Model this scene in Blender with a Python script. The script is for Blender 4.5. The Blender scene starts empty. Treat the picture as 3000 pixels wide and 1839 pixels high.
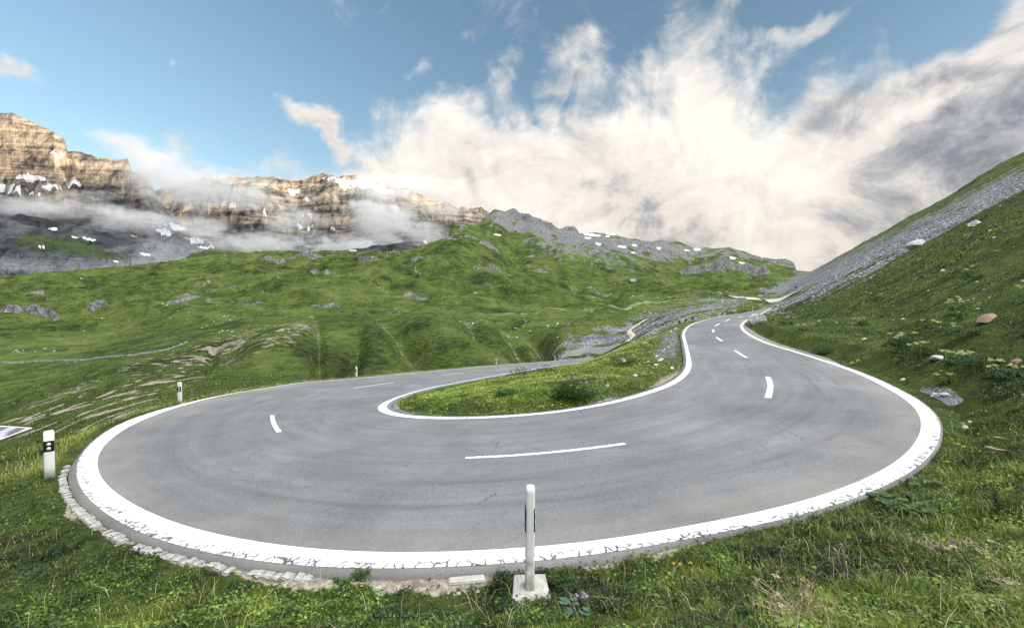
import bpy, bmesh, math, random
import numpy as np
from mathutils import Vector, Matrix, kdtree
rng = np.random.default_rng(7); random.seed(7)
R = math.radians
scene = bpy.context.scene
C = scene.collection

# ------------------------------------------------------------------ camera
F = 1250.0                      # focal length in photograph pixels (3000 wide)
PITCH = R(1.35)
EYE = 2.64
cam = bpy.data.cameras.new('camera'); cam.sensor_width = 36; cam.lens = F / 3000 * 36
cam.clip_start = 0.05; cam.clip_end = 60000
camo = bpy.data.objects.new('camera', cam); C.objects.link(camo)
camo.location = (0, 0, EYE); camo.rotation_euler = (R(90) - PITCH, 0, 0)
scene.camera = camo

# ------------------------------------------------------------------ light
SUN_EL, SUN_AZ = R(5.5), R(112)        # azimuth measured clockwise from +Y
scene.view_settings.view_transform = 'Standard'; scene.view_settings.look = 'None'
scene.view_settings.gamma = 1; scene.view_settings.exposure = 0.0
sun = bpy.data.lights.new('sun', 'SUN'); sun.energy = 5.0; sun.angle = R(0.5); sun.color = (1.0, 0.64, 0.33)
suno = bpy.data.objects.new('sun', sun); C.objects.link(suno)
sd = Vector((math.sin(SUN_AZ) * math.cos(SUN_EL), math.cos(SUN_AZ) * math.cos(SUN_EL), math.sin(SUN_EL)))
suno.rotation_euler = (-sd).to_track_quat('-Z', 'Y').to_euler()
scene.cycles.max_bounces = 6; scene.cycles.diffuse_bounces = 3; scene.cycles.volume_bounces = 2
scene.cycles.transparent_max_bounces = 16; scene.cycles.use_denoising = True
scene.cycles.sample_clamp_indirect = 4

# node helpers ---------------------------------------------------------------
class NT:
    def __init__(s, tree):
        s.t = tree; s.n = tree.nodes; s.l = tree.links; s.n.clear()
    def add(s, typ, ins=None, **kw):
        nd = s.n.new(typ)
        for k, v in kw.items(): setattr(nd, k, v)
        for k, v in (ins or {}).items():
            sock = nd.inputs[k]
            if hasattr(v, 'is_output') or isinstance(v, bpy.types.NodeSocket): s.l.new(v, sock)
            else: sock.default_value = v
        return nd
    def math(s, op, a, b=0.0, c=None, clamp=False):
        d = {0: a, 1: b}
        if c is not None: d[2] = c
        return s.add('ShaderNodeMath', d, operation=op, use_clamp=clamp).outputs[0]
    def noise(s, vec, scale, detail=4, rough=0.55, dist=0.0, dim='3D', typ='FBM'):
        n = s.add('ShaderNodeTexNoise', {'Scale': scale, 'Detail': detail, 'Roughness': rough, 'Distortion': dist}, noise_dimensions=dim, noise_type=typ)
        s.l.new(vec, n.inputs['Vector']); return n.outputs['Fac']
    def ramp(s, fac, stops, interp='LINEAR'):
        n = s.add('ShaderNodeValToRGB', {'Fac': fac}); r = n.color_ramp; r.interpolation = interp
        while len(r.elements) < len(stops): r.elements.new(0.5)
        for e, (p, c) in zip(r.elements, stops):
            e.position = p; e.color = (*c, 1) if len(c) == 3 else c
        return n.outputs['Color']
    def map(s, v, a, b, c=0.0, d=1.0, smooth=False):
        return s.add('ShaderNodeMapRange', {'Value': v, 'From Min': a, 'From Max': b, 'To Min': c, 'To Max': d},
                     interpolation_type='SMOOTHSTEP' if smooth else 'LINEAR').outputs[0]
    def mix(s, f, a, b, mode='MIX'):
        n = s.add('ShaderNodeMix', data_type='RGBA', blend_type=mode)
        for i, v in ((0, f), (6, a), (7, b)):
            if isinstance(v, bpy.types.NodeSocket): s.l.new(v, n.inputs[i])
            else: n.inputs[i].default_value = (*v, 1) if isinstance(v, tuple) and len(v) == 3 else v
        return n.outputs[2]
    def attr(s, name): return s.add('ShaderNodeAttribute', attribute_name=name)

def ray(px, py):                                   # direction per metre of depth (Y)
    px = np.asarray(px, float); py = np.asarray(py, float)
    a = (px - 1500) / F; b = (919.5 - py) / F; c, s = math.cos(PITCH), math.sin(PITCH)
    d = np.stack([a, c + b * s, -s + b * c], -1)
    return d / d[..., 1:2]
def uv_of(px, py):
    r = ray(px, py); return float(r[0]), float(r[2])

# ------------------------------------------------------------------ sky: Nishita blue with clouds by direction
w = bpy.data.worlds.new('World'); scene.world = w; w.use_nodes = True
T = NT(w.node_tree)
sky = T.add('ShaderNodeTexSky', sky_type='NISHITA'); sky.sun_disc = False
sky.sun_elevation = SUN_EL; sky.sun_rotation = SUN_AZ; sky.air_density = 1.0; sky.dust_density = 0.6; sky.ozone_density = 2.0
tc = T.add('ShaderNodeTexCoord').outputs['Generated']
sx = T.add('ShaderNodeSeparateXYZ', {0: tc})
X_, Y_, Z_ = sx.outputs
yy = T.math('MAXIMUM', Y_, 0.02)
U_ = T.math('DIVIDE', X_, yy); V_ = T.math('DIVIDE', Z_, yy)
UV = T.add('ShaderNodeCombineXYZ', {0: U_, 1: V_, 2: 0.0}).outputs[0]
# cloud-plane projection: streaks converge towards the horizon
zz = T.math('ADD', T.math('MAXIMUM', Z_, 0.0), 0.22)
PX = T.add('ShaderNodeCombineXYZ', {0: T.math('DIVIDE', X_, zz), 1: T.math('DIVIDE', Y_, zz), 2: T.math('MULTIPLY', Z_, 0.6)}).outputs[0]
warp = T.add('ShaderNodeTexNoise', {'Vector': tc, 'Scale': 5.0, 'Detail': 4.0, 'Roughness': 0.6}).outputs['Color']
wv = T.add('ShaderNodeVectorMath', {0: warp, 1: (0.5, 0.5, 0.5)}, operation='SUBTRACT').outputs[0]
wv2 = T.add('ShaderNodeVectorMath', {0: wv}, operation='SCALE'); wv2.inputs['Scale'].default_value = 0.30
UVw = T.add('ShaderNodeVectorMath', {0: UV, 1: wv2.outputs[0]}, operation='ADD').outputs[0]
def blobs(lst, vec):
    tot = None
    for (px, py, rx, ry, rot, wgt) in lst:
        u, v = uv_of(px, py)
        m = T.add('ShaderNodeMapping', {'Vector': vec, 'Location': (u, v, 0), 'Rotation': (0, 0, R(rot)), 'Scale': (rx / F, ry / F, 1)}, vector_type='TEXTURE')
        g = T.add('ShaderNodeTexGradient', {'Vector': m.outputs[0]}, gradient_type='SPHERICAL').outputs['Fac']
        g = T.map(g, 0, 1, 0, wgt, smooth=True)
        tot = g if tot is None else T.math('ADD', tot, g)
    return tot
CLOUD = [(1290, 400, 230, 210, 0, .95), (1180, 570, 560, 170, -5, 1.0), (1640, 500, 380, 260, 10, 1.05), (1480, 470, 200, 160, 0, .6),
         (2010, 330, 310, 310, 35, 1.05), (2060, 600, 860, 300, 0, 1.1), (2560, 560, 700, 420, 20, 1.1), (2480, 300, 420, 220, 40, .75),
         (2780, 260, 420, 160, 35, .85), (2960, 420, 420, 330, 30, 1.0), (1700, 700, 900, 220, 0, .9), (2950, 60, 260, 110, 35, .5),
         (900, 330, 150, 75, -20, .85), (965, 400, 90, 60, -50, .75), (1205, 190, 100, 90, 40, .65), (1505, 260, 140, 130, 30, .8),
         (1740, 170, 200, 130, 45, .75), (1700, 270, 120, 80, 0, .5), (40, 195, 100, 60, -40, .8), (540, 225, 22, 26, 0, .45), (2120, 40, 90, 170, -20, .5),
         (2400, 40, 220, 70, 30, .45), (2300, 130, 250, 70, 35, .4), (500, 480, 300, 110, -15, .6), (340, 400, 150, 50, -35, .4), (780, 480, 120, 80, 30, .4),
         (3300, 300, 500, 600, 0, 1.2), (1000, 560, 300, 70, 0, .6)]
den0 = blobs(CLOUD, UVw)
n1 = T.noise(PX, 1.7, 12, .66, .5)
n2 = T.noise(tc, 8.0, 10, .68, .6)
nz = T.math('ADD', T.math('MULTIPLY', n1, .45), T.math('MULTIPLY', n2, .55))
den = T.math('ADD', den0, T.math('MULTIPLY', T.math('SUBTRACT', nz, .5), 2.7))
# outside the photographed part of the sky: broken cloud, coloured by an added light lobe
front = T.map(Y_, .30, .45)
hi = T.map(T.math('DIVIDE', Z_, yy), .85, 1.1)
other = T.math('SUBTRACT', T.map(n1, .38, .60), 0.0)
dens = T.map(den, .14, .98, smooth=True)
outm = T.math('MAXIMUM', T.math('SUBTRACT', 1.0, front), hi)
dens = T.math('ADD', T.math('MULTIPLY', dens, T.math('SUBTRACT', 1.0, outm)), T.math('MULTIPLY', T.map(other, 0, 1, .55, 1.0), outm))
LIGHT = [(1450, 580, 500, 160, 0, .35), (1620, 640, 300, 110, 0, .2), (2250, 560, 420, 260, 0, .55), (2000, 330, 300, 260, 20, .32), (1640, 480, 300, 200, 0, .25), (1290, 380, 200, 150, 0, .3), (2180, 430, 500, 200, 0, .25),
         (1150, 540, 400, 130, 0, .3), (2700, 350, 200, 70, 30, .2)]
DARK = [(2980, 340, 420, 170, 35, .55), (2700, 430, 460, 110, 35, .22), (2700, 640, 500, 160, 20, .14), (2500, 270, 330, 80, 40, .30), (2830, 210, 300, 60, 35, .25), (2020, 700, 700, 110, 0, .18), (2850, 60, 300, 60, 35, .3), (1750, 450, 100, 200, 20, .2)]
sh = T.math('SUBTRACT', blobs(LIGHT, UVw), blobs(DARK, UVw))
SR = T.add('ShaderNodeMapping', {'Vector': UVw, 'Rotation': (0, 0, R(-38)), 'Scale': (1.3, 4.2, 1)}).outputs[0]
n3 = T.noise(SR, 1.6, 9, .6, .4)
sh = T.math('ADD', T.math('ADD', sh, .50), T.math('MULTIPLY', T.math('SUBTRACT', T.math('ADD', T.math('MULTIPLY', n3, .55), T.math('MULTIPLY', n2, .45)), .5), 2.0))
sh = T.math('ADD', sh, T.math('MULTIPLY', T.math('SUBTRACT', 1.0, T.map(den, .2, 1.1)), .30))
def shifted(v, off): return T.add('ShaderNodeVectorMath', {0: v, 1: off}, operation='ADD').outputs[0]
n1b = T.noise(shifted(PX, (.05, -.015, .06)), 1.7, 12, .66, .5); n2b = T.noise(shifted(tc, (.014, -.004, .022)), 8.0, 10, .68, .6)
relief = T.math('ADD', T.math('MULTIPLY', T.math('SUBTRACT', n1, n1b), .65), T.math('MULTIPLY', T.math('SUBTRACT', n2, n2b), .85))
sh = T.math('ADD', sh, relief)
ccol = T.ramp(sh, [(0.0, (.28, .30, .34)), (.30, (.53, .54, .56)), (.55, (.84, .80, .755)), (1.0, (1.06, 1.01, .94))])
back = T.math('MULTIPLY', outm, 1.0)
SKYB = 1.0; BACKB = 1.5
blue = T.add('ShaderNodeVectorMath', {0: sky.outputs[0], 1: (.385, .355, .33)}, operation='MULTIPLY').outputs[0]
ccol = T.mix(T.map(V_, .02, .42, .75, 0), ccol, (1.0, .925, .86), 'MULTIPLY')
dt_ = T.add('ShaderNodeVectorMath', {0: tc, 1: (.44, -.20, .875)}, operation='DOT_PRODUCT').outputs['Value']
fill_lobe = T.math('MULTIPLY', T.math('POWER', T.map(dt_, -.15, 1.0, 0, 1), 4.5), 8.4)  # overhead lobe outside the frame, added as a softbox for the ground
fill_lobe = T.math('ADD', fill_lobe, .25)
fill_col = T.add('ShaderNodeVectorMath', {0: (1.0, 1.0, 1.0)}, operation='SCALE'); w.node_tree.links.new(fill_lobe, fill_col.inputs['Scale'])
ccol2 = T.mix(outm, ccol, fill_col.outputs[0])
mixc = T.mix(dens, blue, ccol2)
bg = T.add('ShaderNodeBackground', {'Color': mixc, 'Strength': 1.0})
T.add('ShaderNodeOutputWorld', {'Surface': bg.outputs[0]})
w.cycles.sampling_method = 'MANUAL'; w.cycles.sample_map_resolution = 512

# ------------------------------------------------------------------ numpy tools
_perm = np.random.default_rng(3).permutation(65536).astype(np.int64)
def _h(ix, iy, seed):
    return _perm[(ix * 7919 + iy * 104729 + seed * 1299721) & 65535]
def gn(x, y, seed=0):                                    # gradient noise, about -1..1
    ix = np.floor(x).astype(np.int64); iy = np.floor(y).astype(np.int64)
    fx = x - ix; fy = y - iy
    def g(dx, dy):
        a = _h(ix + dx, iy + dy, seed) * (2 * math.pi / 65536)
        return np.cos(a) * (fx - dx) + np.sin(a) * (fy - dy)
    ux = fx * fx * fx * (fx * (fx * 6 - 15) + 10); uy = fy * fy * fy * (fy * (fy * 6 - 15) + 10)
    a = g(0, 0) * (1 - ux) + g(1, 0) * ux; b = g(0, 1) * (1 - ux) + g(1, 1) * ux
    return (a * (1 - uy) + b * uy) * 1.5
def fbm(x, y, o=4, seed=0, gain=.5, lac=2.03):
    s = 0; a = 1; t = 0
    for i in range(o):
        s = s + a * gn(x, y, seed + i * 17); t += a; a *= gain; x = x * lac + 3.1; y = y * lac + 1.7
    return s / t
def ridged(x, y, o=5, seed=0, gain=.5):
    s = 0; a = 1; t = 0; w_ = 1
    for i in range(o):
        n = 1 - np.abs(gn(x, y, seed + i * 13)); n = n * n
        s = s + a * n * w_; w_ = np.clip(n * 1.6, 0, 1); t += a; a *= gain; x = x * 2.07 + 1.3; y = y * 2.07 + 5.1
    return s / t
def sst(a, b, x):
    t = np.clip((x - a) / (b - a), 0, 1); return t * t * (3 - 2 * t)     # also works with a > b
class TPS:
    def __init__(s, P, v, lam=0.0):
        P = np.asarray(P, float); s.P = P; n = len(P)
        K = s.k(((P[:, None] - P[None]) ** 2).sum(-1)) + lam * np.eye(n)
        A = np.zeros((n + 3, n + 3)); A[:n, :n] = K; A[:n, n] = 1; A[:n, n + 1:] = P; A[n, :n] = 1; A[n + 1:, :n] = P.T
        s.w = np.linalg.solve(A, np.r_[v, 0, 0, 0])
    def k(s, q): return .5 * q * np.log(np.maximum(q, 1e-12))
    def __call__(s, x, y):
        x, y = np.broadcast_arrays(np.asarray(x, float), np.asarray(y, float)); sh_ = x.shape
        xs = x.ravel(); ys = y.ravel(); out = np.empty(len(xs))
        for i in range(0, len(xs), 40000):
            a = xs[i:i + 40000, None]; b = ys[i:i + 40000, None]
            q = (a - s.P[:, 0]) ** 2 + (b - s.P[:, 1]) ** 2
            out[i:i + 40000] = s.k(q) @ s.w[:-3] + s.w[-3] + a[:, 0] * s.w[-2] + b[:, 0] * s.w[-1]
        return out.reshape(sh_)

# ------------------------------------------------------------------ the road, surveyed
ZC = np.array([(0.17,4,-0.04),(-4,5,-.35),(-9,8.2,-.77),(-14,17.7,-1.55),(-11.2,31.2,-2.85),(-6,45,-4.3),(-1,58,-5.7),(8,75,-7.4),(-4,33,-3.15),(0,42,-4.1),(5,52,-5.2),(12,66,-6.6),
(5,5,0.02),(8.3,8,0.12),(12.5,18,0.3),(17,30,.5),(32,64,.98),(52,92.8,1.3),(38,60,1.1),(57,92,1.5),(24,43,.75),(7.5,19,.18),(11,29,.33),(14.5,37,.5),(18,43,.62),(25,53,.8),(3,13,-.12),(-.9,11,-.35),(-4.3,14.5,-.85),(-4.2,20.5,-1.6),(-4,27,-2.4),(-7,11,-.75)])
zr = TPS(ZC[:, :2], ZC[:, 2], .02)
def hit_zr(px, py):
    r = ray(px, py); ts = np.geomspace(1.5, 160, 3000)
    d = EYE + r[2] * ts - zr(r[0] * ts, ts); i = np.where(d < 0)[0]
    t = ts[i[0]] if len(i) else 160
    return np.array((r[0] * t, t, EYE + r[2] * t))
def poly3(lst):
    out = []
    for p in lst:
        if len(p) == 2: out.append(hit_zr(*p))
        else:
            r = ray(p[0], p[1]); out.append(np.array((r[0] * p[2], p[2], EYE + r[2] * p[2])))
    return np.array(out)
OUTER = [(1735,1046,96),(1700,1050,88),(1630,1056,77),(1533,1064,66),(1436,1071,57),(1319,1081.5,48),(1173,1094.6,39.5),(1046,1107,33.2),(893,1119,28.8),(771,1137,24.8),(649,1157),(528,1184),(446,1206),(386,1226),(325,1253),(296,1272),(262,1300),(237,1327),(222,1357),(219,1386),(224,1416),(241,1450),(271,1479),(313,1513),(381,1553),(465,1590),(550,1612),(610,1624),(719,1645),(829,1661),(938,1670),(1048,1673),(1194,1671),(1350,1665),(1447,1658),(1538,1651),(1641,1643),(1739,1632),(1836,1618),(1933,1600),(2030,1579),(2100,1562),(2220,1541),(2337,1517),(2447,1486),(2538,1452),(2611,1420),(2684,1382),(2728,1342),(2755,1300),(2763,1258),(2754,1224),(2724,1192),(2681,1162),(2631,1138),(2585,1115),(2532,1093),(2466,1070),(2404,1050,17.8),(2328,1026,19.8),(2264,1008,21.5),(2222,990,23.2),(2191,972,25),(2179,960,26.7),(2178,950,29.5),(2188,940,33.5),(2208,930,39),(2229,921,47),(2243,913,62),(2258,904,92),(2263,901,115)]
OIN = [(1735,1047.5,94),(1700,1051.5,86),(1630,1057.5,75.5),(1533,1065.5,65),(1436,1073,56),(1319,1084,47),(1173,1097,38.8),(1046,1110,32.6),(893,1123.5,28.2),(771,1142,24.2),(690,1153),(568,1184),(508,1202),(444,1223),(381,1247),(334,1272),(300,1302),(281,1335),(276,1369),(284,1403),(313,1437),(360,1471),(423,1505),(508,1530),(600,1562),(719,1584),(829,1599),(938,1609),(1048,1616),(1194,1620),(1350,1620),(1447,1617),(1538,1611),(1641,1604),(1739,1595),(1836,1582),(1933,1567),(2030,1551),(2100,1538),(2210,1515),(2337,1483),(2429,1452),(2520,1413),(2611,1375),(2666,1337),(2699,1301),(2706,1258),(2697,1215),(2674,1185),(2631,1155),(2565,1117),(2499,1090),(2399,1055),(2322,1028,19.6),(2258,1010,21.3),(2217,992,23),(2186,974,24.8),(2175,961,26.5),(2174,950,29.3),(2184,940,33.3),(2205,929.5,38.8),(2226,920.8,46.8),(2240,913,61.7)]
INNER = [(1760,1057,78),(1700,1063,68),(1620,1073,55),(1560,1082,47.5),(1500,1092,41),(1400,1110,32),(1299,1129),(1236,1143),(1173,1163),(1139,1180),(1129,1190),(1134,1199),(1163,1211.5),(1217,1220),(1314,1223),(1411,1222),(1509,1216),(1606,1209),(1728,1190),(1825,1168),(1913,1141),(1971,1117),(2006,1082.5),(2010,1053),(2003,1009,23.6),(1998,985,27.3),(2003,967,31),(2023,951,36),(2059,938.5,44),(2100,929,53),(2123,924,62),(2176,917,75),(2207,911.5,87),(2242,905,102),(2258,902,116)]
IIN = [(1299,1126),(1236,1140),(1192,1154),(1173,1167),(1163,1186),(1167,1196),(1192,1208),(1241,1215),(1314,1218.5),(1411,1218),(1509,1212.5),(1606,1205),(1728,1185),(1825,1160),(1913,1132),(1971,1101),(1992,1073),(1995,1043),(1989,1004,23.5),(1987,983,27.1),(1995,965,30.8),(2017,949,35.7),(2055,937,43.7),(2098,928,52.7),(2121,923,61.7),(2174,916,74.7),(2206,910.7,86.5)]
def resample(P, n=None, step=None, smooth=2):
    P = np.asarray(P, float)
    # Catmull-Rom then arclength resample
    Q = []
    E_ = np.vstack([2 * P[0] - P[1], P, 2 * P[-1] - P[-2]])
    for i in range(1, len(E_) - 2):
        p0, p1, p2, p3 = E_[i - 1:i + 3]
        for t in np.linspace(0, 1, 12, endpoint=False):
            Q.append(.5 * (2 * p1 + (p2 - p0) * t + (2 * p0 - 5 * p1 + 4 * p2 - p3) * t * t + (3 * p1 - p0 - 3 * p2 + p3) * t ** 3))
    Q.append(P[-1]); Q = np.array(Q)
    L = np.r_[0, np.cumsum(np.linalg.norm(np.diff(Q, axis=0), axis=1))]
    if n is None: n = max(2, int(L[-1] / step) + 1)
    s = np.linspace(0, L[-1], n); O = np.stack([np.interp(s, L, Q[:, k]) for k in range(Q.shape[1])], -1)
    for _ in range(smooth):
        O[1:-1] = O[1:-1] * .5 + .25 * (O[:-2] + O[2:])
    return O
oP = resample(poly3(OUTER), step=.35, smooth=12); iP = resample(poly3(INNER), step=.35, smooth=12)
oI = resample(poly3(OIN), step=.35, smooth=12); iI = resample(poly3(IIN), step=.35, smooth=12)
def pair(A, B):                                        # matching stations on two curves (monotone nearest)
    KA = [0, .15, .30, .42, .52, .62, .72, .85, 1.0]
    idx = [int(k * (len(A) - 1)) for k in KA]; jd = [0]
    for i in idx[1:-1]:
        d = np.linalg.norm(B[:, :2] - A[i, :2], axis=1); jd.append(max(int(np.argmin(d)), jd[-1] + 1))
    jd.append(len(B) - 1)
    s = np.arange(len(A)); j = np.interp(s, idx, jd)
    # smooth the correspondence
    for _ in range(200): j[1:-1] = j[1:-1] * .5 + .25 * (j[:-2] + j[2:])
    k = np.arange(len(B)); return np.stack([np.interp(j, k, B[:, c]) for c in range(3)], -1)
iM = pair(oP, iP)

def mesh_obj(name, V, Fc, mat=None, parent=None, smooth=True, attrs=None, coll=None):
    me = bpy.data.meshes.new(name)
    V = np.asarray(V, np.float32)
    if isinstance(Fc, np.ndarray):
        k = Fc.shape[1]; me.vertices.add(len(V)); me.vertices.foreach_set('co', V.ravel())
        me.loops.add(Fc.size); me.loops.foreach_set('vertex_index', Fc.astype(np.int32).ravel())
        me.polygons.add(len(Fc)); me.polygons.foreach_set('loop_start', (np.arange(len(Fc)) * k).astype(np.int32))
        me.polygons.foreach_set('loop_total', np.full(len(Fc), k, np.int32))
        me.update(calc_edges=True)
    else:
        me.from_pydata([tuple(v) for v in V.tolist()], [], Fc); me.update()
    if smooth: me.polygons.foreach_set('use_smooth', np.ones(len(me.polygons), bool))
    for k_, (typ, arr) in (attrs or {}).items():
        a = me.attributes.new(k_, typ, 'POINT')
        if typ == 'FLOAT': a.data.foreach_set('value', np.asarray(arr, np.float32).ravel())
        else: a.data.foreach_set('color', np.asarray(arr, np.float32).ravel())
    if mat: me.materials.append(mat)
    o = bpy.data.objects.new(name, me); C.objects.link(o)
    if parent: o.parent = parent
    return o
def grid_faces(nr, nc):
    i = np.arange((nr - 1) * nc).reshape(nr - 1, nc)[:, :-1].ravel()
    return np.stack([i, i + 1, i + nc + 1, i + nc], -1)
def struct(o, kind='structure'): o['kind'] = kind; return o
def tag(o, label, cat, group=None):
    o['label'] = label; o['category'] = cat
    if group: o['group'] = group
    return o
def empty(name, loc, rz=0, label=None, cat=None, group=None):
    o = bpy.data.objects.new(name, None); C.objects.link(o); o.location = loc; o.rotation_euler = (0, 0, rz)
    o.empty_display_size = .1
    if label: tag(o, label, cat, group)
    return o

def inward(A, B):
    t_ = np.gradient(A[:, :2], axis=0); n_ = np.stack([-t_[:, 1], t_[:, 0]], -1); n_ /= np.linalg.norm(n_, axis=1)[:, None]
    s_ = np.sign(((B[:, :2] - A[:, :2]) * n_).sum(1)); return np.c_[n_ * s_[:, None], np.zeros(len(A))]
inO = inward(oP, iM); iO = pair(iP, oP); inI = inward(iP, iO)
def nearw(A, L, lo, ycut):
    d = np.array([np.linalg.norm(L[:, :2] - a[:2], axis=1).min() for a in A])
    d = np.where(A[:, 1] > ycut, lo, np.clip(d, lo, .6))
    for _ in range(80): d[1:-1] = d[1:-1] * .5 + .25 * (d[:-2] + d[2:])
    return d
wO = nearw(oP, oI, .17, 17); wI = nearw(iP, iI, .17, 19)
oL, iL = oP.copy(), iP.copy()                       # outer borders of the painted lines
gO = .025 + .085 * sst(-10.5, -8.5, oP[:, 0]) * (1 - sst(.8, 2.2, oP[:, 0])) * (oP[:, 1] < 13) + .30 * sst(16, 18, oP[:, 1]) * (oP[:, 0] > 10) * (1 - sst(25, 30, oP[:, 1]))
oLin = oL + inO * wO[:, None]; iLin = iL + inI * wI[:, None]
oP = oP - inO * gO[:, None]; iP = iP - inI * .12
iM = pair(oP, iP)

# road centre samples for grading the land round it
road_s = []
for k in np.linspace(0, 1, 9): road_s.append((oP * (1 - k) + iM * k)[::3])
road_s = np.vstack(road_s)
kd = kdtree.KDTree(len(road_s))
for i, p in enumerate(road_s): kd.insert((p[0], p[1], 0), i)
kd.balance()
edge_s = np.vstack([oP[::2], iP[::2]])
def _fine(A):
    A = A[(A[:, 1] < 20)]; return resample(A, step=.09, smooth=0)
edge_fine = np.vstack([_fine(oP), _fine(iP)])
road_poly = np.vstack([oP[:, :2], iP[::-1, :2]])
def inside(X, Y, poly=road_poly):
    X = np.asarray(X); Y = np.asarray(Y); res = np.zeros(X.shape, bool)
    P = poly if len(poly) > 900 else poly; Q = np.roll(P, -1, 0)
    for (x1, y1), (x2, y2) in zip(P, Q):
        if y1 == y2: continue
        c = ((y1 > Y) != (y2 > Y)); res ^= c & (X < (x2 - x1) * (Y - y1) / (y2 - y1) + x1)
    return res

# ------------------------------------------------------------------ land heights
G1 = np.array([(0,3.3,.10),(0,2.4,.50),(0,1,1.0),(0,-4,1.5),(1.2,3.5,.10),(3,3.6,.22),(5,4.4,.30),(6.5,5,.45),(8,5.5,.8),(10,7.5,.7),(12,5,2.2),(6,1,1.4),(12,-3,4),
 (-2,3.0,.05),(-2,1.5,.5),(-4,3.2,-.2),(-6,4.2,-.45),(-6,2,-.2),(-9,5.5,-.85),(-8,0,0),(-11.2,9,-1.1),(-13,7,-1.5),(-14,11.5,-1.45),(-17,13,-3.2),(-18,9,-3),(-20,18,-7.5),(-24,12,-7),(-20,30,-9),(-14,1,-1),(-26,2,-5),
 (-3.4,14,-.62),(0,13.4,-.12),(2.5,14.5,.02),(-.5,17,-.62),(3,18,-.12),(5.5,20,.10),(-2.6,18,-1.1),(0,22,-1.15),(3,23,-.8),(5.3,25,-.5),(7.5,26,.05),(2.2,26,-1.75),(5,29,-1.35),(9.5,32,.1),(7,33,-1.2),(3,34,-2.7),(-1.5,30,-2.7),(6,42,-2.8),(12,42,0),(-20,45,-15),(20,14,1.5),(25,30,2),(20,52,-2)])
g1 = TPS(G1[:, :2], G1[:, 2], .002)
COLS = {-600: [(12,1500),(35,1440),(50,1350),(80,1250),(110,1190),(150,1110),(220,1030),(320,970),(430,930),(600,880),(800,840),(1100,860),(1600,860)],
 0: [(20,1440),(35,1400),(50,1290),(70,1190),(95,1125),(122,1150),(155,1098),(200,1030),(300,955),(345,915),(400,908),(480,882),(600,850),(800,812),(1100,850),(1600,850)],
 300: [(25,1340),(40,1235),(60,1150),(85,1075),(108,1104),(140,1072),(175,1040),(250,990),(350,925),(450,882),(600,838),(800,788),(1100,830)],
 600: [(30,1210),(50,1130),(80,1060),(110,993),(138,1026),(180,985),(220,957),(300,905),(400,870),(520,830),(650,790),(800,755),(1100,800),(1600,800)],
 1000: [(40,1160),(50,1135),(70,1085),(100,1000),(140,930),(168,962),(215,932),(300,890),(400,840),(500,800),(600,765),(720,738),(1000,780)],
 1250: [(50,1130),(65,1120),(90,1050),(120,985),(150,950),(185,918),(215,948),(260,918),(320,883),(400,832),(520,782),(650,748),(850,738),(1100,770)],
 1500: [(75,1110),(90,1085),(110,1045),(140,1000),(200,945),(245,916),(270,934),(340,893),(400,858),(550,812),(700,762),(850,722),(1000,680),(1150,612),(1300,650)],
 1750: [(100,1048),(120,1022),(150,978),(200,950),(280,905),(310,906),(400,878),(550,850),(750,800),(950,740),(1200,681),(1400,720)],
 2000: [(60,948),(90,926),(130,903),(180,888),(260,876),(400,868),(600,842),(800,815),(950,785),(1250,709),(1500,740)],
 2250: [(130,898),(170,889),(230,879),(300,872),(400,856),(600,832),(800,818),(1000,792),(1250,758),(1500,800)],
 2450: [(40,1000),(120,915),(230,885),(400,870),(800,850),(1500,850)], 2900: [(30,1100),(120,950),(500,890),(1500,880)], 3600: [(30,1150),(200,950),(1500,900)]}
cp = []; cv = []
for px, l in COLS.items():
    for Z, py in l:
        r = ray(px, py); cp.append((r[0] * 2.2, math.log(Z))); cv.append(r[2])
g2 = TPS(np.array(cp), np.array(cv), .0005)
SKYH = [(-600,850),(0,810),(98,799),(255,788),(419,777),(510,759),(619,752),(674,737),(800,731),(843,731),(933,737),(1074,735),(1167,740),(1236,746),(1268,741),(1312,707),(1313,690),(1318,657),(1357,653),(1405,651),(1423,634),(1451,613),(1511,620),(1577,636),(1623,662),(1684,667),(1698,681),(1787,683),(1847,699),(1903,706),(1941,704),(1997,709),(2029,727),(2137,725),(2183,737),(2230,755),(2300,760),(2326,768),(2334,790),(2600,830),(3600,860)]
su = np.array([ray(a, b) for a, b in SKYH])
def plane_h(X, Y):
    n = .87 * (X - 14.6) - .49 * (Y - 18)
    z = .3 + .63 * n
    z = z + sst(4, 40, n) * (fbm(X / 38, Y / 38, 3, 5) * 2.2) + sst(2, 10, n) * fbm(X / 9, Y / 9, 3, 6) * .45
    z = z + sst(60, 260, n) * (fbm(X / 160 + 7, Y / 160, 3, 9) * 13 + ridged(X / 60, Y / 60, 3, 10) * 5)
    cap = 1430 + fbm(X / 900, Y / 700, 4, 77) * 260
    z = np.where(z > cap - 200, cap - 200 + 200 * np.tanh((z - cap + 200) / 200), z)
    return z, n
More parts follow.
